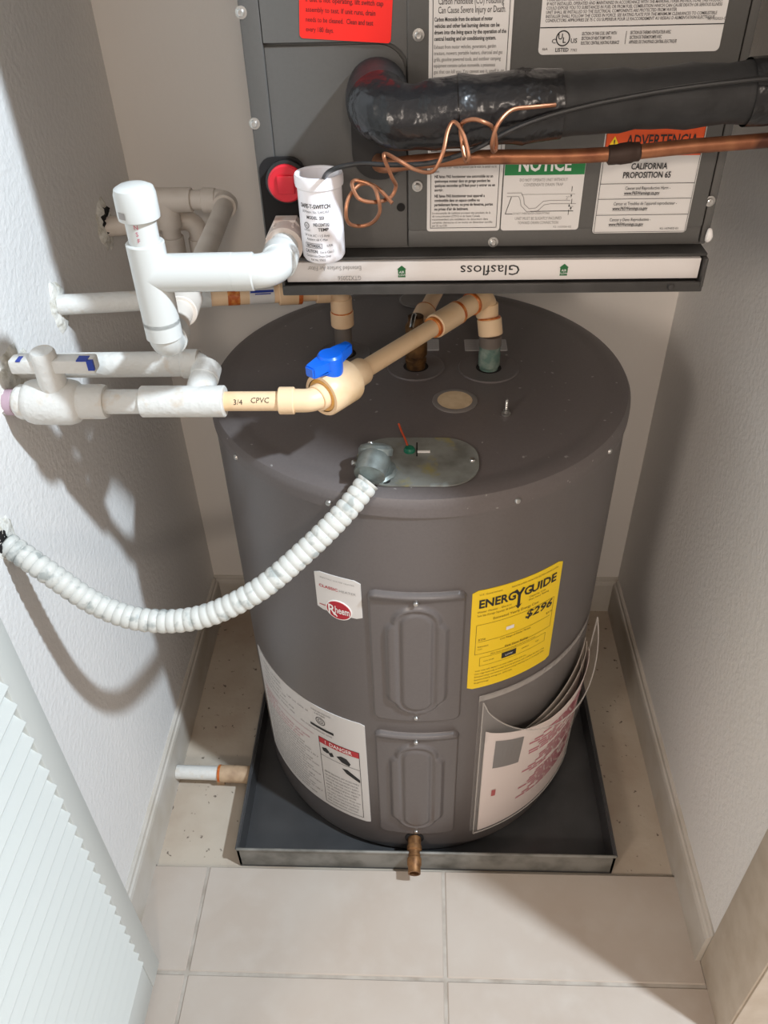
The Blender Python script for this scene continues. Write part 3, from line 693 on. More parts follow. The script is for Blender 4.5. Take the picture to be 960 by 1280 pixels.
tube('trap', [(-0.386, ye, 0.957)]+trap+[(-0.352, 0.526, 0.945)], PHB*0.96, 'pvc_old', dn, 24)
tube('outlet_pipe', [(-0.352, 0.526, 0.94)]+bend((-0.352, 0.526, 0.9), (-0.352, 0.528, 0.973), (-0.489, 0.505, 0.973), 0.020)+[(-0.4875, 0.503, 0.972)], PR*1.05, 'pvc_old', dn, 24)
# threaded bushing into the port
lathe('hex_bushing', [(0.012, 0.0), (0.0215, 0.0), (0.0215, 0.014), (0.0195, 0.016), (0.0195, 0.026), (0.012, 0.026)], (-0.141, 0.094, 1.108), (0, -1, 0), 'bushing', dn, 6, True)
lathe('bushing_collar', [(0.012, 0.014), (0.0185, 0.014), (0.0185, 0.034), (0.012, 0.034)], (-0.141, 0.094, 1.108), (0, -1, 0), 'bushing', dn, 28, True)

# ================================================================== WATER LINE WITH VALVES (front)
CP, CH = 0.0112, 0.0158
wl_ = thing('water_supply_line', 'tan plastic water line with a blue handled valve and white painted valve by the wall', 'water pipe', (-0.2, 0.076, 0.87))
yf, zf = 0.076, 0.922
tube('painted_inlet', [(XL, yf, zf), (-0.468, yf, zf)], 0.0150, 'painted_pipe', wl_, 20)
sleeve('purple_collar', (-0.486, yf, zf), (-0.475, yf, zf), 0.0156, 'purple_ink', wl_)
vb = MB(); vb.lathe([(0, -0.472), (0.0185, -0.472), (0.0205, -0.468), (0.0205, -0.462), (0.0240, -0.459), (0.0262, -0.452), (0.0268, -0.430), (0.0268, -0.412), (0.0245, -0.403), (0.0200, -0.398), (0.0200, -0.372), (0.0185, -0.368), (0, -0.368)], (0, yf, zf), (1, 0, 0), 36)
vb = vb.build('painted_valve', 'painted_pipe', wl_)
lathe('valve_stem', [(0, 0.02), (0.0150, 0.02), (0.0155, 0.030), (0.0142, 0.056), (0.0138, 0.066), (0.0120, 0.069), (0, 0.0695)], (-0.423, yf, zf), (0.0, -0.08, 1), 'painted_pipe', vb, 26)
hd = MB(); hd.box((-0.462, yf-0.0135, zf+0.043), (-0.366, yf+0.0055, zf+0.060), 0.003); hd = hd.build('valve_lever', 'painted_pipe', vb)
for a, b in (((-0.384, zf+0.0592), (-0.372, zf+0.0604)), ((-0.452, zf+0.0592), (-0.447, zf+0.0603))): box('blue_mark', (a[0], yf-0.0138, a[1]), (b[0], yf-0.002, b[1]), 'blue_ink', hd)
box('blue_mark', (-0.373, yf-0.0139, zf+0.0480), (-0.3660, yf-0.010, zf+0.0600), 'blue_ink', hd)
tube('painted_pipe', [(-0.372, yf, zf), (-0.32, yf, zf)], 0.0142, 'painted_pipe', wl_, 22)
mb = MB(); mb.tube([(-0.327, yf, zf), (-0.326, yf, zf), (-0.231, yf, zf), (-0.230, yf, zf)], [0.0172, 0.0182, 0.0182, 0.0172], 28)
mb.tube([(-0.262, yf, zf), (-0.260, 0.110, 0.934)], 0.0165, 24); mb.build('painted_tee', 'painted_pipe', wl_)
elbow('painted_elbow', (-0.262, yf, zf), (-0.258, 0.130, 0.941), (-0.4, 0.130, 0.940), 0.024, 0.030, 0.0135, 0.0172, 'painted_pipe', wl_, 0.020)
tube('painted_branch', [(-0.27, 0.130, 0.941), (XL, 0.131, 0.939)], 0.0150, 'painted_pipe', wl_, 22)
tube('pipe', [(-0.24, yf, zf), (-0.15, yf, zf)], CP, 'cpvc', wl_, 24)
I = Ink(lambda u, v: Vector((-0.218+u, yf-(CP+0.0004)*math.cos(0.55+v/CP), zf+(CP+0.0004)*math.sin(0.55+v/CP))))
I.text('3/4', 0.0085, 0.0, -0.004); I.text('CPVC', 0.0085, 0.0195, -0.002, shear=0.1); I.build('handwriting', 'ink', wl_)
c45 = Vector((-0.128, yf+0.001, zf)); e1 = Vector((0.086, 0.352, 0.925)); dd = (e1-c45).normalized()
elbow('elbow', (-0.3, yf, zf), c45, e1, 0.040, 0.022, CP, CH, 'cpvc', wl_, 0.022, 0.018)
sleeve('glue_ring', c45+dd*0.013, c45+dd*0.0190, 0.0203, 'glue', wl_)
bv = MB(); bv.lathe([(0.0205, 0.0125), (0.0245, 0.0125), (0.0258, 0.0145), (0.0262, 0.030), (0.0262, 0.056), (0.0250, 0.0595), (0.0180, 0.0645), (0.0168, 0.066), (0.0165, 0.084), (0.0155, 0.086), (0.0, 0.086), (0.0, 0.018), (0.0205, 0.018)], c45, dd, 36)
bv = bv.build('ball_valve', 'cpvc', wl_)
hc = c45+dd*0.031
lathe('handle_hub', [(0, 0.022), (0.0140, 0.022), (0.0145, 0.028), (0.0145, 0.044), (0.0125, 0.0465), (0, 0.0465)], hc, (0, 0, 1), 'blue_plastic', bv, 28)
hm = MB(); t = bmesh.new(); bmesh.ops.create_cube(t, size=1)
pts2 = [(-0.034, -0.0065), (-0.031, -0.008), (-0.012, -0.0085), (0.0, -0.0125), (0.012, -0.0075), (0.031, -0.006), (0.033, -0.004), (0.033, 0.004), (0.031, 0.006), (0.012, 0.0075), (0.0, 0.0125), (-0.012, 0.0085), (-0.031, 0.008), (-0.034, 0.0065)]
t.free(); ha = math.atan2(dd.y, dd.x)
def hp(u, v, h): return hc+Vector((u*math.cos(ha)-v*math.sin(ha), u*math.sin(ha)+v*math.cos(ha), 0.030+h+(0.004 if u > 0.01 else 0)))
hm.prism(pts2, hp, 0.0135); bmesh.ops.bevel(hm.bm, geom=hm.bm.edges[:], offset=0.0016, segments=2, affect='EDGES'); hm.build('handle', 'blue_plastic', bv)
tube('pipe', [c45+dd*0.08, e1-dd*0.105], CP, 'cpvc', wl_, 24)
sleeve('coupling', e1-dd*0.120, e1-dd*0.072, CH, 'cpvc', wl_)
sleeve('primer_ring', e1-dd*0.126, e1-dd*0.1195, 0.0138, 'primer', wl_)
sleeve('primer_ring', e1-dd*0.075, e1-dd*0.068, 0.0160, 'primer', wl_)
sleeve('pipe', e1-dd*0.072, e1-dd*0.02, CP+0.003, 'cpvc', wl_)
sleeve('primer_ring', e1-dd*0.040, e1-dd*0.034, 0.0158, 'primer', wl_)
elbow('riser_elbow', c45, e1, (0.092, 0.338, 0.80), 0.036, 0.032, CP, CH, 'cpvc', wl_, 0.017)
ed = (Vector((0.093, 0.337, 0.872))-e1).normalized()
sleeve('primer_ring', e1+ed*0.031, e1+ed*0.0345, 0.0163, 'primer', wl_)
sleeve('riser', e1+ed*0.033, (0.093, 0.337, 0.871), 0.0172, 'cpvc', wl_)

# ================================================================== HOT WATER LINE (behind)
hl = thing('hot_water_line', 'water line painted white at the wall and tan over the tank with orange primer stains', 'water pipe', (-0.3, 0.33, 0.88))
pa = Vector((XL, 0.276, 0.950)); pe = Vector((-0.121, 0.382, 0.919)); pd = (pe-pa).normalized()
pm = pa+pd*0.200
tube('painted_pipe', [pa, pm], 0.0135, 'painted_pipe', hl, 22)
tube('pipe', [pm-pd*0.004, pe-pd*0.03], CP+0.001, 'cpvc_dull', hl, 24)
sleeve('primer_ring', pm+pd*0.022, pm+pd*0.040, CP+0.0014, 'primer', hl)
sleeve('blue_sticker', pm+pd*0.052, pm+pd*0.088, CP+0.0013, 'label_white', hl)
_up = Vector((0, -0.35, 0.94)); _up = (_up-pd*_up.dot(pd)).normalized(); _sd = pd.cross(_up)
def on_hot(u, v): a = v/0.0125; return pm+pd*u+(_up*math.cos(a)-_sd*math.sin(a))*(-1 if False else 1)*0.0129
I = Ink(lambda u, v: on_hot(u, v) if on_hot(0, 0.004).y < on_hot(0, 0).y else on_hot(u, -v)); I.rect(0.054, 0.004, 0.086, 0.0075, 1); I.rect(0.060, 0.0085, 0.082, 0.0100, 1); I.build('blue_stripe', 'blue_ink', hl)
sleeve('coupling', pm+pd*0.094, pm+pd*0.122, CH, 'cpvc_dull', hl)
sleeve('primer_ring', pm+pd*0.120, pm+pd*0.127, CH+0.0002, 'primer', hl)
elbow('riser_elbow', pa, pe, (-0.121, 0.382, 0.80), 0.036, 0.030, CP, CH, 'cpvc_dull', hl, 0.017)
sleeve('primer_ring', (-0.121, 0.382, 0.890), (-0.121, 0.382, 0.886), CH+0.0003, 'primer', hl)
sleeve('riser', (-0.121, 0.382, 0.888), (-0.121, 0.382, 0.866), 0.0170, 'cpvc_dull', hl)

# relief valve discharge pipe
rl = thing('relief_discharge_pipe', 'tan discharge pipe running back from the brass relief valve under the air handler', 'pipe', (0.03, 0.5, 0.88))
ra = Vector((N2[0]+0.003, N2[1]+0.014, 0.876)); rb = Vector((0.075, YB-0.0005, 0.905)); rd = (rb-ra).normalized()
tube('pipe', [ra, rb], CP, 'cpvc_dull', rl, 24)
sleeve('adapter', ra+rd*0.004, ra+rd*0.040, CH, 'cpvc_dull', rl)
sleeve('primer_ring', ra+rd*0.038, ra+rd*0.042, CH+0.0002, 'primer', rl)

# ================================================================== AIR HANDLER
CX0, CX1, CYF, CZ0, CZ1 = -0.166, 0.283, 0.1, 1.088, 2.12
ah = thing('air_handler', 'grey sheet metal air handler cabinet mounted above the water heater', 'air handler', (0.058, 0.378, CZ0))
box('cabinet_body', (CX0, CYF+0.004, CZ0), (CX1, YB-0.001, CZ1), 'cabinet_side', ah, 0.002)
box('corner_flange', (CX0, CYF-0.003, CZ0+0.004), (-0.1475, CYF+0.004, CZ1), 'cabinet_paint', ah, 0.002)
# blower/coil panel (left) with rounded upper corner, and the label panel (right)
cp = MB().prism([(-0.147, CZ0+0.004), (-0.0205, CZ0+0.004)]+[(-0.045+0.0245*math.cos(math.radians(a)), 1.250+0.0245*math.sin(math.radians(a))) for a in range(0, 91, 15)]+[(-0.147, 1.2745)], lambda u, v, h: Vector((u, CYF+0.004-h, v)), 0.0035).build('coil_plate', 'cabinet_paint', ah)
up_ = MB(); up_.prism([(-0.147, 1.278), (-0.044, 1.278)]+[(-0.044+0.028*math.cos(math.radians(a)), 1.250+0.028*math.sin(math.radians(a))) for a in range(75, -1, -15)]+[(-0.016, CZ0+0.02), (-0.0135, CZ0+0.02), (-0.0135, CZ1-0.01), (-0.147, CZ1-0.01)], lambda u, v, h: Vector((u, CYF+0.004-h, v)), 0.0065)
up_ = up_.build('upper_panel', 'cabinet_paint', ah)
rp = MB(); rp.box((-0.0195, CYF-0.005, CZ0+0.020), (0.2735, CYF+0.004, CZ1-0.01), 0.003); rp = rp.build('label_panel', 'cabinet_paint', ah)
MB().box((-0.0195, CYF-0.003, CZ0+0.003), (0.2735, CYF+0.004, CZ0+0.0215), 0.0025).build('panel_flange', 'cabinet_paint', ah)
box('corner_flange', (0.2745, CYF-0.002, CZ0+0.004), (CX1, CYF+0.004, CZ1), 'cabinet_paint', ah, 0.002)
for (x, z_) in ((-0.1635, 1.302), (-0.163, 1.212), (-0.009, 1.282), (-0.010, 1.153), (0.067, 1.096), (0.2755, 1.134)):
    yy = CYF-0.003 if x < -0.1 or x > 0.27 or z_ < 1.1 else CYF-0.005
    lathe('cabinet_screw', [(0, -0.001), (0.0052, -0.001), (0.0052, 0.0008), (0.0034, 0.0010), (0.0032, 0.0034), (0.0022, 0.0040), (0, 0.0036)], (x, yy, z_), (0, -1, 0), 'screw_steel', ah, 14)
lathe('panel_hole', [(0, 0), (0.0042, 0), (0.0042, 0.0006), (0, 0.0006)], (-0.0265, CYF+0.0005, 1.131), (0, -1, 0), 'dark_hole', ah, 14)
# drain port plate with plug
MB().prism(rrect(-0.164, CZ0+0.002, -0.119, 1.182, 0.014), lambda u, v, h: Vector((u, CYF-0.0022-h, v)), 0.0022).build('port_plate', 'dark_hole', ah)
pg = lathe('plug_collar', [(0, 0), (0.0205, 0), (0.0205, 0.006), (0.0180, 0.008), (0, 0.008)], (-0.137, CYF-0.004, 1.160), (0, -1, 0), 'black_plastic', ah, 32)
lathe('plug_face', [(0, 0.007), (0.0178, 0.007), (0.0178, 0.0105), (0.0162, 0.012), (0, 0.012)], (-0.137, CYF-0.004, 1.160), (0, -1, 0), 'red_plug', pg, 32)
box('plug_grip', (-0.1455, CYF-0.0185, 1.151), (-0.1285, CYF-0.014, 1.1685), 'red_plug', pg, 0.0015)
# suction line grommet
MB().prism(rrect(-0.072, 1.160, -0.021, 1.262, 0.024, 8), lambda u, v, h: Vector((u, CYF-0.0005-h, v)), 0.006).build('line_grommet', 'black_plastic', ah)

tube('torn_gasket', spline([(0.2805, CYF-0.004, 1.094), (0.2815, CYF-0.006, 1.100), (0.281, CYF-0.005, 1.108)], 4), [0.001, 0.0022, 0.003, 0.0034, 0.0036, 0.0034, 0.003, 0.0024, 0.0012], 'white_ink', ah, 10)
# --- labels on the cabinet
YL = CYF-0.005
def plabel(name, x0, z0, x1, z1, m, y=YL, r=0.004, lab=None, parent=ah):
    o = MB().prism(rrect(x0, z0, x1, z1, r), lambda u, v, h: Vector((u, y-h, v)), 0.0006).build(name, m, parent)
    if lab: o['label'] = lab
    return o
def on_face(x0, z0, y): return lambda u, v: Vector((x0+u, y, z0+v))
def para(I, lines, u, v, size, lead, width, maxlen=None, bold=0.0):
    mx = maxlen or max(len(t) for t in lines)
    for k, t in enumerate(lines): I.text(t, size, u, v-lead*k, width*len(t)/mx, bold=bold)
    return v-lead*len(lines)
# red sticker
YU = CYF-0.0025
def tilt(u, v, h):
    a = math.radians(-4.2); du, dv = u+0.0735, v-1.279
    return Vector((-0.0735+du*math.cos(a)-dv*math.sin(a), YU-h, 1.279+du*math.sin(a)+dv*math.cos(a)))
rs = MB().prism(rrect(-0.1140, 1.2785, -0.0335, 1.360, 0.003), tilt, 0.0006).build('red_sticker', 'label_red', ah); rs['label'] = 'red maintenance sticker with dark lettering'
I = Ink(lambda u, v: tilt(-0.1140+u, 1.2785+v, 0.0010))
para(I, ['SAFETY SWITCH INSTALLED', 'This switch turns the unit off if the drain', 'becomes clogged. The switch is', 'connected to drain pan or drain line.', 'If unit is not operating, lift switch cap', 'assembly to test. If unit runs, drain', 'needs to be cleaned.  Clean and test', 'every 180 days.'], 0.0055, 0.0580, 0.0056, 0.0075, 0.0655, 40, 0.012); I.build('lettering', 'ink_darkred', rs)
# carbon monoxide label (tall)
co = plabel('monoxide_label', 0.000, 1.1815, 0.0725, 1.420, 'label_white', YL, 0.003, 'tall white carbon monoxide warning label')
fr = plabel('french_label', -0.0005, 1.1085, 0.0722, 1.1800, 'label_white', YL, 0.003, 'white warning label printed in French')
I = Ink(on_face(0.0, 1.1085, YL-0.0010)); I.frame(0.0032, 0.0762, 0.0695, 0.3085, 0.0005)
I.text('Carbon Monoxide (CO) Poisoning', 0.0072, 0.008, 0.1960, 0.056); I.text('Can Cause Severe Injury or Death.', 0.0072, 0.008, 0.1895, 0.058)
Bd = 0.02
v = para(I, ['Carbon Monoxide from the exhaust of motor', 'vehicles and other fuel burning devices can be', 'drawn into the living space by the operation of the', 'central heating and air conditioning system.'], 0.0048, 0.1835, 0.0045, 0.0049, 0.0625, 51, Bd)
I.text('Do NOT operate an automobile or any engine in a', 0.0045, 0.0065, 0.1285, 0.060, bold=Bd); I.text('garage for more than the few seconds it takes to', 0.0045, 0.0065, 0.1236, 0.060, bold=Bd); I.text('enter or exit the garage.', 0.0045, 0.0065, 0.1187, 0.030, bold=Bd)
I.text('Do NOT operate any fuel-burning device in an', 0.0045, 0.0065, 0.1125, 0.058, bold=Bd); I.text('enclosed or partly enclosed space', 0.0045, 0.0065, 0.1076, 0.044, bold=Bd)
I.build('lettering', 'ink', co)
I = Ink(on_face(0.0, 1.1085, YL-0.0010)); I.frame(0.0028, 0.0032, 0.0690, 0.0690, 0.0005)
v = para(I, ['NE faites PAS fonctionner une automobile ou un', 'quelconque moteur dans un garage pendant les', "quelques secondes qu'il faut pour y entrer ou en", 'sortir.'], 0.0068, 0.0520, 0.0039, 0.0042, 0.0585, 48, Bd)
v = para(I, ['NE faites PAS fonctionner tout appareil a', 'combustible dans un espace confine ou', 'partiellement ferme, ou pres de fenetres, portes', "ou prises d'air de batiment."], 0.0068, v-0.0016, 0.0039, 0.0042, 0.0575, 48, Bd)
I.build('lettering', 'ink', fr)
I = Ink(on_face(0.0, 1.1085, YL-0.0010))
para(I, ['Exhaust from motor vehicles, generators, garden', 'tractors, mowers, portable heaters, charcoal and gas', 'grills, gasoline powered tools, and outdoor camping', 'equipment contains carbon monoxide, a poisonous', 'gas that can kill you. You cannot see it, smell it, or', 'taste it.'], 0.0048, 0.1625, 0.0044, 0.0049, 0.0625, 54)
I.build('fine_print', 'ink_grey', co); I = Ink(on_face(0.0, 1.1085, YL-0.0010))
para(I, ['qui peut vous tuer. Vous ne pouvez pas le voir, le sentir ou le', 'gouter.'], 0.0048, 0.0610, 0.0036, 0.0040, 0.0610)
para(I, ['Le monoxyde de carbone provient des produits de la', 'de consommation (CPSC) et de Sante Canada', 'recommandent une installation de detecteurs dans', 'certaines demeures et au moins un detecteur certifie', 'par UL ou CSA'], 0.0048, 0.0172, 0.0031, 0.0031, 0.0600, 52)
I.build('fine_print', 'ink_grey', fr)
# rating label
ul = plabel('rating_label', 0.0965, 1.2645, 0.2535, 1.400, 'label_white', YL, 0.004, 'wide white rating label with a round certification mark')
I = Ink(on_face(0.0965, 1.2645, YL-0.0010)); I.rect(0.0, 0.0205, 0.157, 0.0213)
I.ring(0.0205, 0.0125, 0.0062, 0.0010); I.text('U', 0.0062, 0.0163, 0.0118, bold=0.02); I.text('L', 0.0062, 0.0205, 0.0090, bold=0.02)
I.text('C', 0.0050, 0.0112, 0.0088, bold=0.01); I.text('US', 0.0050, 0.0275, 0.0088, bold=0.01); I.text('LISTED', 0.0042, 0.0148, 0.0022, 0.0115, bold=0.02)
I.rect(0.0745, 0.0070, 0.0749, 0.0170); I.build('certification_mark', 'ink', ul)
I = Ink(on_face(0.0965, 1.2645, YL-0.0010))
para(I, ['SECTION OF FAN COIL UNIT WITH', 'SECTION OF HEAT PUMP WITH', 'ELECTRIC CENTRAL HEATING FURNACE'], 0.0365, 0.0145, 0.0036, 0.0036, 0.033, None, 0.02); para(I, ['SECTION DE THERMO-VENTILATEUR AVEC', 'SECTION DE THERMOPOMPE AVEC', 'APPAREIL DE CHAUFFAGE CENTRAL ELECTRIQUE'], 0.078, 0.0145, 0.0036, 0.0036, 0.041, None, 0.02)
I.text('46A', 0.003, 0.003, 0.0035); I.text('7782', 0.003, 0.0280, 0.0022); I.text('92-102023-01', 0.003, 0.142, 0.0238)
para(I, ['POUR LES INSTRUCTIONS D INSTALLATION ET DE FONCTIONNEMENT VOIR LA NOTICE FOURNIE AVEC LE PRODUIT', 'IF NOT INSTALLED, OPERATED AND MAINTAINED IN ACCORDANCE WITH THE MANUFACTURER INSTRUCTIONS THIS PRODUCT', 'COULD EXPOSE YOU TO SUBSTANCES IN FUEL OR FROM FUEL COMBUSTION WHICH CAN CAUSE DEATH OR SERIOUS ILLNESS', 'UNIT SHALL BE INSTALLED SO THE ELECTRICAL COMPONENTS ARE PROTECTED FROM WATER', 'INSTALLER SHALL FOLLOW THE CODES IN FORCE. SEE RATING PLATE FOR THE MINIMUM CLEARANCES TO COMBUSTIBLE', 'CONDUCTORS. APPROPRIES DE 75 C OU SUPERIEUR POUR LE RACCORDEMENT AU RESEAU D ALIMENTATION ELECTRIQUE'], 0.004, 0.0405, 0.0034, 0.0031, 0.148, None, 0.015)
I.build('fine_print', 'ink_grey', ul)
# green notice label
no = plabel('notice_label', 0.0735, 1.1085, 0.1505, 1.1830, 'label_white', YL, 0.003, 'white drain trap notice label with a green header')
I = Ink(on_face(0.0735, 1.1085, YL-0.0010)); I.rect(0.0004, 0.0535, 0.0766, 0.0740); I.build('green_header', 'label_green', no)
I = Ink(on_face(0.0735, 1.1085, YL-0.0013)); I.text('NOTICE', 0.0180, 0.0385, 0.0575, 0.050, 'C', bold=0.03); I.build('header_lettering', 'white_ink', no)
I = Ink(on_face(0.0735, 1.1085, YL-0.0010))
for p in ((0.0665, 0.0375), (0.0675, 0.0255), (0.0655, 0.0200)):
    dn_ = -1 if p[1] > 0.021 else 1
    I.line((p[0], p[1]), (p[0], p[1]-0.005*dn_), 0.0005); I.poly([(p[0]-0.0008, p[1]-0.003*(1 if dn_ < 0 else -1)+0.0), (p[0]+0.0008, p[1]-0.003*(1 if dn_ < 0 else -1)), (p[0], p[1]-0.006*(1 if dn_ < 0 else -1))])
I.path([(0.0085, 0.0330), (0.0035, 0.0165), (0.0105, 0.0165)], 0.0006); I.rect(0.028, 0.0185, 0.070, 0.0191); I.build('arrows', 'ink', no)
I = Ink(on_face(0.0735, 1.1085, YL-0.0010))
I.text('DO NOT OPERATE UNIT WITHOUT', 0.0042, 0.0385, 0.0475, 0.046, 'C'); I.text('CONDENSATE DRAIN TRAP', 0.0042, 0.0385, 0.0430, 0.038, 'C')
I.path([(0.004, 0.0368), (0.018, 0.0368), (0.0205, 0.032), (0.0215, 0.026), (0.0265, 0.0215), (0.033, 0.0220), (0.040, 0.0285), (0.046, 0.0292), (0.066, 0.0290)], 0.0006)
I.path([(0.004, 0.0335), (0.0155, 0.0335), (0.0172, 0.030), (0.0185, 0.0245), (0.0245, 0.0185), (0.035, 0.0190), (0.041, 0.0250), (0.047, 0.0260), (0.072, 0.0258)], 0.0006)
I.rect(0.018, 0.0350, 0.070, 0.0354); I.text('2"', 0.0044, 0.0615, 0.0300); I.text('2"', 0.0044, 0.0660, 0.0205)
I.text('DO NOT OVERTIGHTEN DRAIN FITTING', 0.0030, 0.011, 0.0158, 0.036); I.text('UNIT MUST BE SLIGHTLY INCLINED', 0.0042, 0.0365, 0.0105, 0.046, 'C'); I.text('TOWARD DRAIN CONNECTION', 0.0042, 0.0365, 0.0062, 0.040, 'C'); I.text('92-102026-02', 0.003, 0.052, 0.0022, 0.018)
I.build('diagram', 'ink_faint', no)
# orange warning label
p65 = plabel('warning_label', 0.1650, 1.1045, 0.2575, 1.2120, 'label_white', YL, 0.003, 'white warning label with an orange header and ruled rows')
I = Ink(on_face(0.1650, 1.1045, YL-0.0010)); I.rect(0.001, 0.0735, 0.0915, 0.1065); I.build('orange_header', 'label_orange', p65)
I = Ink(on_face(0.1650, 1.1045, YL-0.0013)); I.poly([(0.0035, 0.0815), (0.0150, 0.0815), (0.00925, 0.0915)]); I.build('triangle', 'label_yellow', p65)
I = Ink(on_face(0.1650, 1.1045, YL-0.0016)); I.text('!', 0.0085, 0.0086, 0.0825, bold=0.01); I.text('ADVERTENCIA', 0.0150, 0.0200, 0.0820, 0.066, bold=0.01)
I.text('CALIFORNIA', 0.0080, 0.0455, 0.0615, 0.034, 'C', bold=0.02); I.text('PROPOSITION 65', 0.0080, 0.0445, 0.0535, 0.045, 'C', bold=0.02)
I.frame(0.0012, 0.0012, 0.0913, 0.1063, 0.0004)
for zz in (0.0480, 0.0335, 0.0180): I.rect(0.0012, zz, 0.0913, zz+0.0005)
for (t, a, b, w_) in (('Cancer and Reproductive Harm -', 0.026, 0.0425, 0.043), ("Cancer et Troubles de l'appareil reproducteur -", 0.017, 0.0278, 0.061), ('Cancer y Dano Reproductivo -', 0.0155, 0.0122, 0.040)):
    I.text(t, 0.0044, a, b, w_); I.text('www.P65Warnings.ca.gov', 0.0044, a-0.0005, b-0.0046, 0.034, bold=0.012); I.rect(a-0.0005, b-0.0054, a+0.0335, b-0.0051)
I.text('92-107432-01', 0.0026, 0.066, 0.0035, 0.018); I.build('lettering', 'ink', p65)

# ---- filter and its rack under the cabinet
rk = thing('filter_rack', 'dark sheet metal filter rack hung under the air handler', 'filter rack', (0.068, 0.36, 1.05))
RX0, RX1, RYF = -0.150, 0.2800, 0.078
box('rack_bottom', (RX0, RYF, 1.0505), (RX1, YB-0.002, 1.0545), 'rack_metal', rk, 0.001)
box('rack_top', (RX0, RYF+0.004, CZ0-0.0035), (RX1, YB-0.002, CZ0-0.0005), 'rack_metal', rk, 0.0008)
box('rack_end', (RX1-0.003, RYF-0.003, 1.0545), (RX1, YB-0.002, CZ0-0.0035), 'rack_metal', rk, 0.0008)
box('rack_end', (RX0, RYF-0.001, 1.0545), (RX0+0.003, YB-0.002, CZ0-0.0035), 'rack_metal', rk, 0.0008)
MB().box((RX0, RYF-0.002, 1.0495), (RX1, RYF+0.002, 1.0600), 0.001).build('front_lip', 'rack_metal', rk)
screw('rack_screw', (0.248, RYF-0.0022, 1.0555), (0, -1, 0), 0.0038, 'rack_metal', rk)
fl = thing('air_filter', 'white cardboard edged air filter slid into the rack', 'air filter', (0.068, 0.35, 1.0546))
box('filter_frame', (RX0+0.005, RYF+0.004, 1.0615), (RX1-0.005, 0.62, 1.0825), 'card_white', fl, 0.0008)
box('filter_media', (RX0+0.015, 0.12, 1.0548), (RX1-0.015, 0.60, 1.0620), 'card_white', fl)
F = lambda u, v: Vector((u, RYF+0.0035, v))
I = Ink(F); I.text('Glasfloss', 0.0155, 0.0640, 1.0778, 0.060, 'C', flip=True); I.build('lettering', 'ink', fl)
I = Ink(F); I.text('Extended Surface Air Filter', 0.0068, -0.095, 1.0785, 0.055, 'C', flip=True); I.text('GTX22056', 0.0068, -0.080, 1.0680, 0.024, 'C', flip=True); I.build('fine_print', 'ink_faint', fl)
for xx in (-0.026, 0.139):
    I = Ink(F); I.poly([(xx-0.0048, 1.0745), (xx, 1.0785), (xx+0.0048, 1.0745), (xx+0.0038, 1.0745), (xx+0.0038, 1.0660), (xx-0.0038, 1.0660), (xx-0.0038, 1.0745)]); I.build('flow_arrow', 'ink_green', fl)
I = Ink(lambda u, v: Vector((u, RYF+0.0031, v)))
for xx in (-0.026, 0.139): I.text('AIR', 0.0035, xx, 1.0705, align='C'); I.text('FLOW', 0.0030, xx, 1.0675, align='C')
I.build('arrow_print', 'white_ink', fl)

# ---- float switch
sw = thing('float_switch', 'white plastic float switch cup with printed text beside the red plug', 'float switch', (-0.102, 0.058, 1.098))
sx, sy, sz = -0.1015, 0.058, 1.0985
lathe('cup', [(0, 0.0), (0.0185, 0.0), (0.0205, 0.003), (0.0208, 0.006), (0.0210, 0.068), (0.0226, 0.0695), (0.0230, 0.072), (0.0230, 0.078), (0.0222, 0.080), (0.0195, 0.080), (0.0185, 0.079), (0.0180, 0.060), (0, 0.060)], (sx, sy, sz), (0, 0, 1), 'switch_white', sw, 44)
tube('mounting_stub', [(sx, sy+0.018, sz+0.02), (sx, CYF+0.0005, sz+0.02)], 0.011, 'pvc', sw, 20)
lathe('cap_disc', [(0, 0.060), (0.0178, 0.060), (0.0178, 0.066), (0.010, 0.067), (0, 0.067)], (sx, sy, sz), (0, 0, 1), 'grey_plastic', sw, 30)
def on_cup(u, v): a = -0.18+u/0.021; return Vector((sx+0.0215*math.sin(a), sy-0.0215*math.cos(a), sz+v))
I = Ink(on_cup)
I.text('SAFE-T-SWITCH', 0.0054, 0.0, 0.0535, 0.030, 'C', bold=0.02); I.text('US Patent No. 5,442,953', 0.0033, 0.0, 0.0490, 0.027, 'C'); I.text('MODEL  SS3', 0.0042, 0.0, 0.0435, 0.017, 'C', bold=0.02)
I.ring(-0.0095, 0.0370, 0.0030, 0.0006, 16); I.text('UL', 0.0034, -0.0095, 0.0358, align='C'); I.text('LISTED', 0.0024, -0.0095, 0.0318, align='C')
I.text('IND.CONT.EQ', 0.0042, 0.0055, 0.0370, 0.015, 'C', bold=0.02); I.text('TEMP', 0.0042, 0.0070, 0.0325, align='C', bold=0.02)
I.text('24 Volt AC / 1.5 Amp', 0.0034, 0.0, 0.0270, 0.025, 'C'); I.text('Ambient 60 C Max', 0.0032, 0.0, 0.0232, 0.021, 'C')
I.frame(-0.0125, 0.0158, 0.0050, 0.0205, 0.0004, 4); I.text('RECTORSEAL', 0.0036, -0.0037, 0.0169, 0.0145, 'C', bold=0.03); I.text('USA', 0.0032, 0.0095, 0.0172)
I.text('CAUTION:', 0.0044, -0.0130, 0.0112, 0.0135, bold=0.02); I.text('Use in Class 2', 0.0034, 0.0025, 0.0112, 0.0135); I.text('Condensate Drain Only', 0.0032, 0.0, 0.0072, 0.025, 'C'); I.text('Ref. No. 97632', 0.0030, 0.0, 0.0035, 0.014, 'C')
I.build('lettering', 'ink', sw)
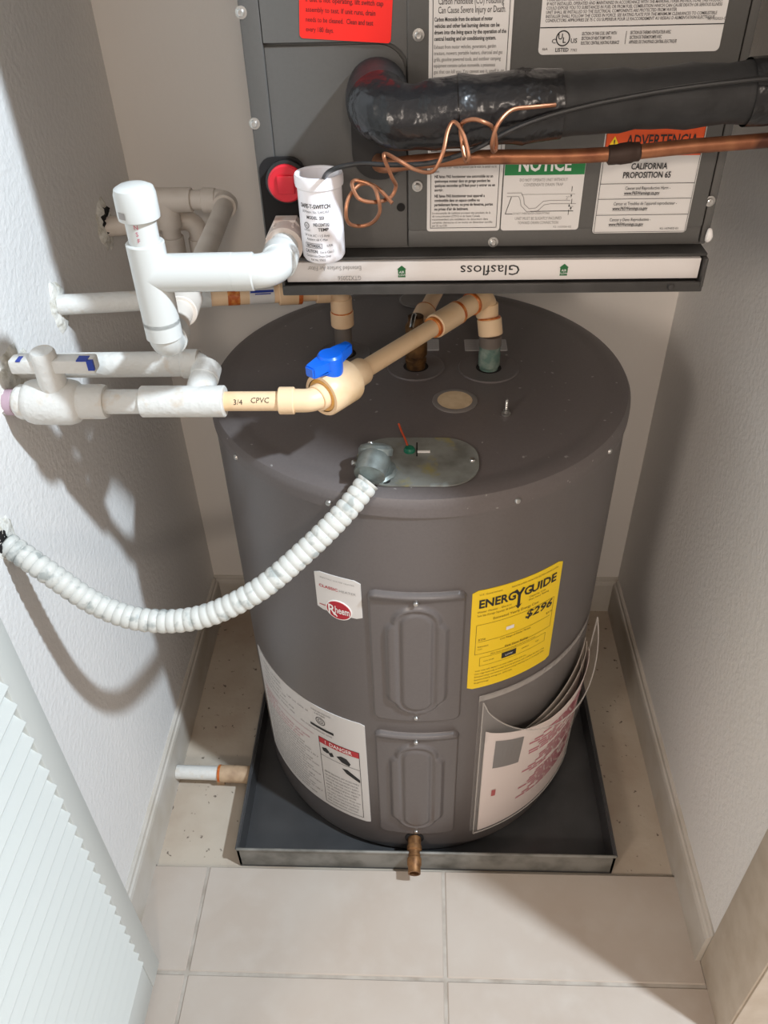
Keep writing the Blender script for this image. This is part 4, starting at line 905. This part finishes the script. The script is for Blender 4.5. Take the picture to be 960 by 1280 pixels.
tube('switch_wire', spline([(-0.104, 0.056, 1.163), (-0.098, 0.048, 1.172), (-0.091, 0.030, 1.185), (-0.084, 0.010, 1.194), (-0.075, 0.002, 1.199), (-0.058, 0.0, 1.202), (-0.031, 0.0, 1.2005), (0.003, -0.004, 1.203), (0.036, -0.006, 1.213), (0.068, -0.004, 1.228), (0.100, -0.001, 1.238), (0.144, -0.001, 1.2475), (0.199, -0.002, 1.256), (0.263, -0.004, 1.262), (0.330, -0.002, 1.264), (0.447, 0.0, 1.267)], 8), 0.0021, 'wire_black', sw, 10)

# ---- refrigerant lines
sl = thing('suction_line', 'thick black foam insulated refrigerant line crossing the air handler front', 'refrigerant line', (0.2, 0.03, 1.2))
p_s = [(-0.046, 0.094, 1.2385), (-0.046, 0.070, 1.2375), (-0.044, 0.052, 1.236), (-0.036, 0.038, 1.233), (-0.018, 0.031, 1.2300), (0.02, 0.030, 1.2335), (0.07, 0.030, 1.2365), (0.16, 0.030, 1.2405), (0.28, 0.030, 1.2455), (0.447, 0.032, 1.253)]
path = spline(p_s, 8); rr = []
for k, p in enumerate(path):
    base = 0.0262 if p.x < 0.13 else 0.0240
    rr.append(base+0.0012*math.sin(p.x*95)+0.0006*math.sin(p.x*240+1))
tube('foam_sleeve', path, rr, 'black_foam', sl, 32)
def wrap(x0, x1, extra=0.0015):
    pts = [(p, r) for p, r in zip(path, rr) if x0 <= p.x <= x1 and p.y < 0.06]
    if len(pts) > 1: tube('tape_wrap', [p for p, r in pts], [r+extra for p, r in pts], 'black_tape', sl, 32, False)
for a, b, e in ((-0.044, 0.035, 0.0010), (0.025, 0.082, 0.0022), (0.078, 0.112, 0.0016), (0.262, 0.30, 0.0018)): wrap(a, b, e)
cl = thing('liquid_line', 'bare copper liquid line with a dark brazed joint crossing the air handler labels', 'copper pipe', (0.2, 0.03, 1.19))
tube('copper_tube', spline([(-0.047, 0.094, 1.178), (-0.046, 0.072, 1.180), (-0.036, 0.045, 1.187), (-0.010, 0.034, 1.193), (0.046, 0.032, 1.1965), (0.115, 0.032, 1.196), (0.170, 0.032, 1.198), (0.224, 0.032, 1.2025), (0.290, 0.032, 1.2065), (0.447, 0.032, 1.217)], 8), 0.0062, 'copper_dull', cl, 20)
tube('brazed_joint', spline([(0.156, 0.032, 1.1965), (0.164, 0.032, 1.197), (0.176, 0.032, 1.1985), (0.184, 0.032, 1.1993)], 4), [0.0064]+[0.0082]*4+[0.0088]*4+[0.0080]*3+[0.0064], 'braze', cl, 20)
cap = [(0.102, 1.245), (0.082, 1.245), (0.066, 1.244), (0.055, 1.236), (0.051, 1.222), (0.053, 1.213), (0.0555, 1.215), (0.052, 1.231), (0.043, 1.238), (0.034, 1.239), (0.026, 1.233), (0.027, 1.22), (0.03, 1.208), (0.0325, 1.212), (0.027, 1.229), (0.02, 1.235), (0.015, 1.229), (0.011, 1.214), (0.003, 1.2), (-0.011, 1.199), (-0.024, 1.205), (-0.035, 1.213), (-0.037, 1.212), (-0.031, 1.195), (-0.028, 1.185), (-0.033, 1.176), (-0.045, 1.175), (-0.059, 1.179), (-0.065, 1.188), (-0.062, 1.19), (-0.048, 1.187), (-0.043, 1.179), (-0.042, 1.167), (-0.049, 1.155), (-0.06, 1.151), (-0.069, 1.156), (-0.071, 1.167), (-0.068, 1.179), (-0.058, 1.187), (-0.045, 1.185), (-0.031, 1.174)]
pts = [Vector((x, -0.013+0.007*math.sin(k*1.35), z_)) for k, (x, z_) in enumerate(cap)]; pts[0].y = 0.0
tag(tube('capillary_tube', spline(pts, 6), 0.0017, 'copper', None, 10), 'thin bright copper tube coiled loosely in front of the insulated line', 'copper tube')

# ---- rough plaster round the wall penetrations
def rough_patch(name, y, z_, ry, rz, m, h, seed):
    rnd = random.Random(seed); mb = MB(); n = 26
    outer = []; mid = []
    for k in range(n):
        a = 2*math.pi*k/n; s = 0.8+0.4*rnd.random()
        outer.append(mb.bm.verts.new((XL-0.001, y+ry*s*math.cos(a), z_+rz*s*math.sin(a))))
        mid.append(mb.bm.verts.new((XL+h*(0.5+rnd.random()), y+ry*s*0.75*math.cos(a), z_+rz*s*0.75*math.sin(a))))
    c = mb.bm.verts.new((XL+h*0.6, y, z_))
    for k in range(n):
        k2 = (k+1) % n; mb.bm.faces.new((outer[k], outer[k2], mid[k2], mid[k])); mb.bm.faces.new((mid[k], mid[k2], c))
    return mb.build(name, m, wl, angle=60)
rough_patch('plaster_patch', -0.026, 0.800, 0.026, 0.030, 'plaster', 0.004, 1)
rough_patch('wall_gap', -0.034, 0.803, 0.015, 0.021, 'dark_hole', 0.0052, 7)
rough_patch('plaster_patch', 0.276, 0.948, 0.026, 0.034, 'plaster', 0.004, 2)
rough_patch('plaster_patch', 0.503, 0.975, 0.030, 0.036, 'plaster', 0.006, 3)
rough_patch('wall_gap', 0.503, 0.982, 0.019, 0.025, 'dark_hole', 0.0075, 4)
rough_patch('plaster_patch', 0.105, 0.935, 0.052, 0.034, 'plaster', 0.004, 5)
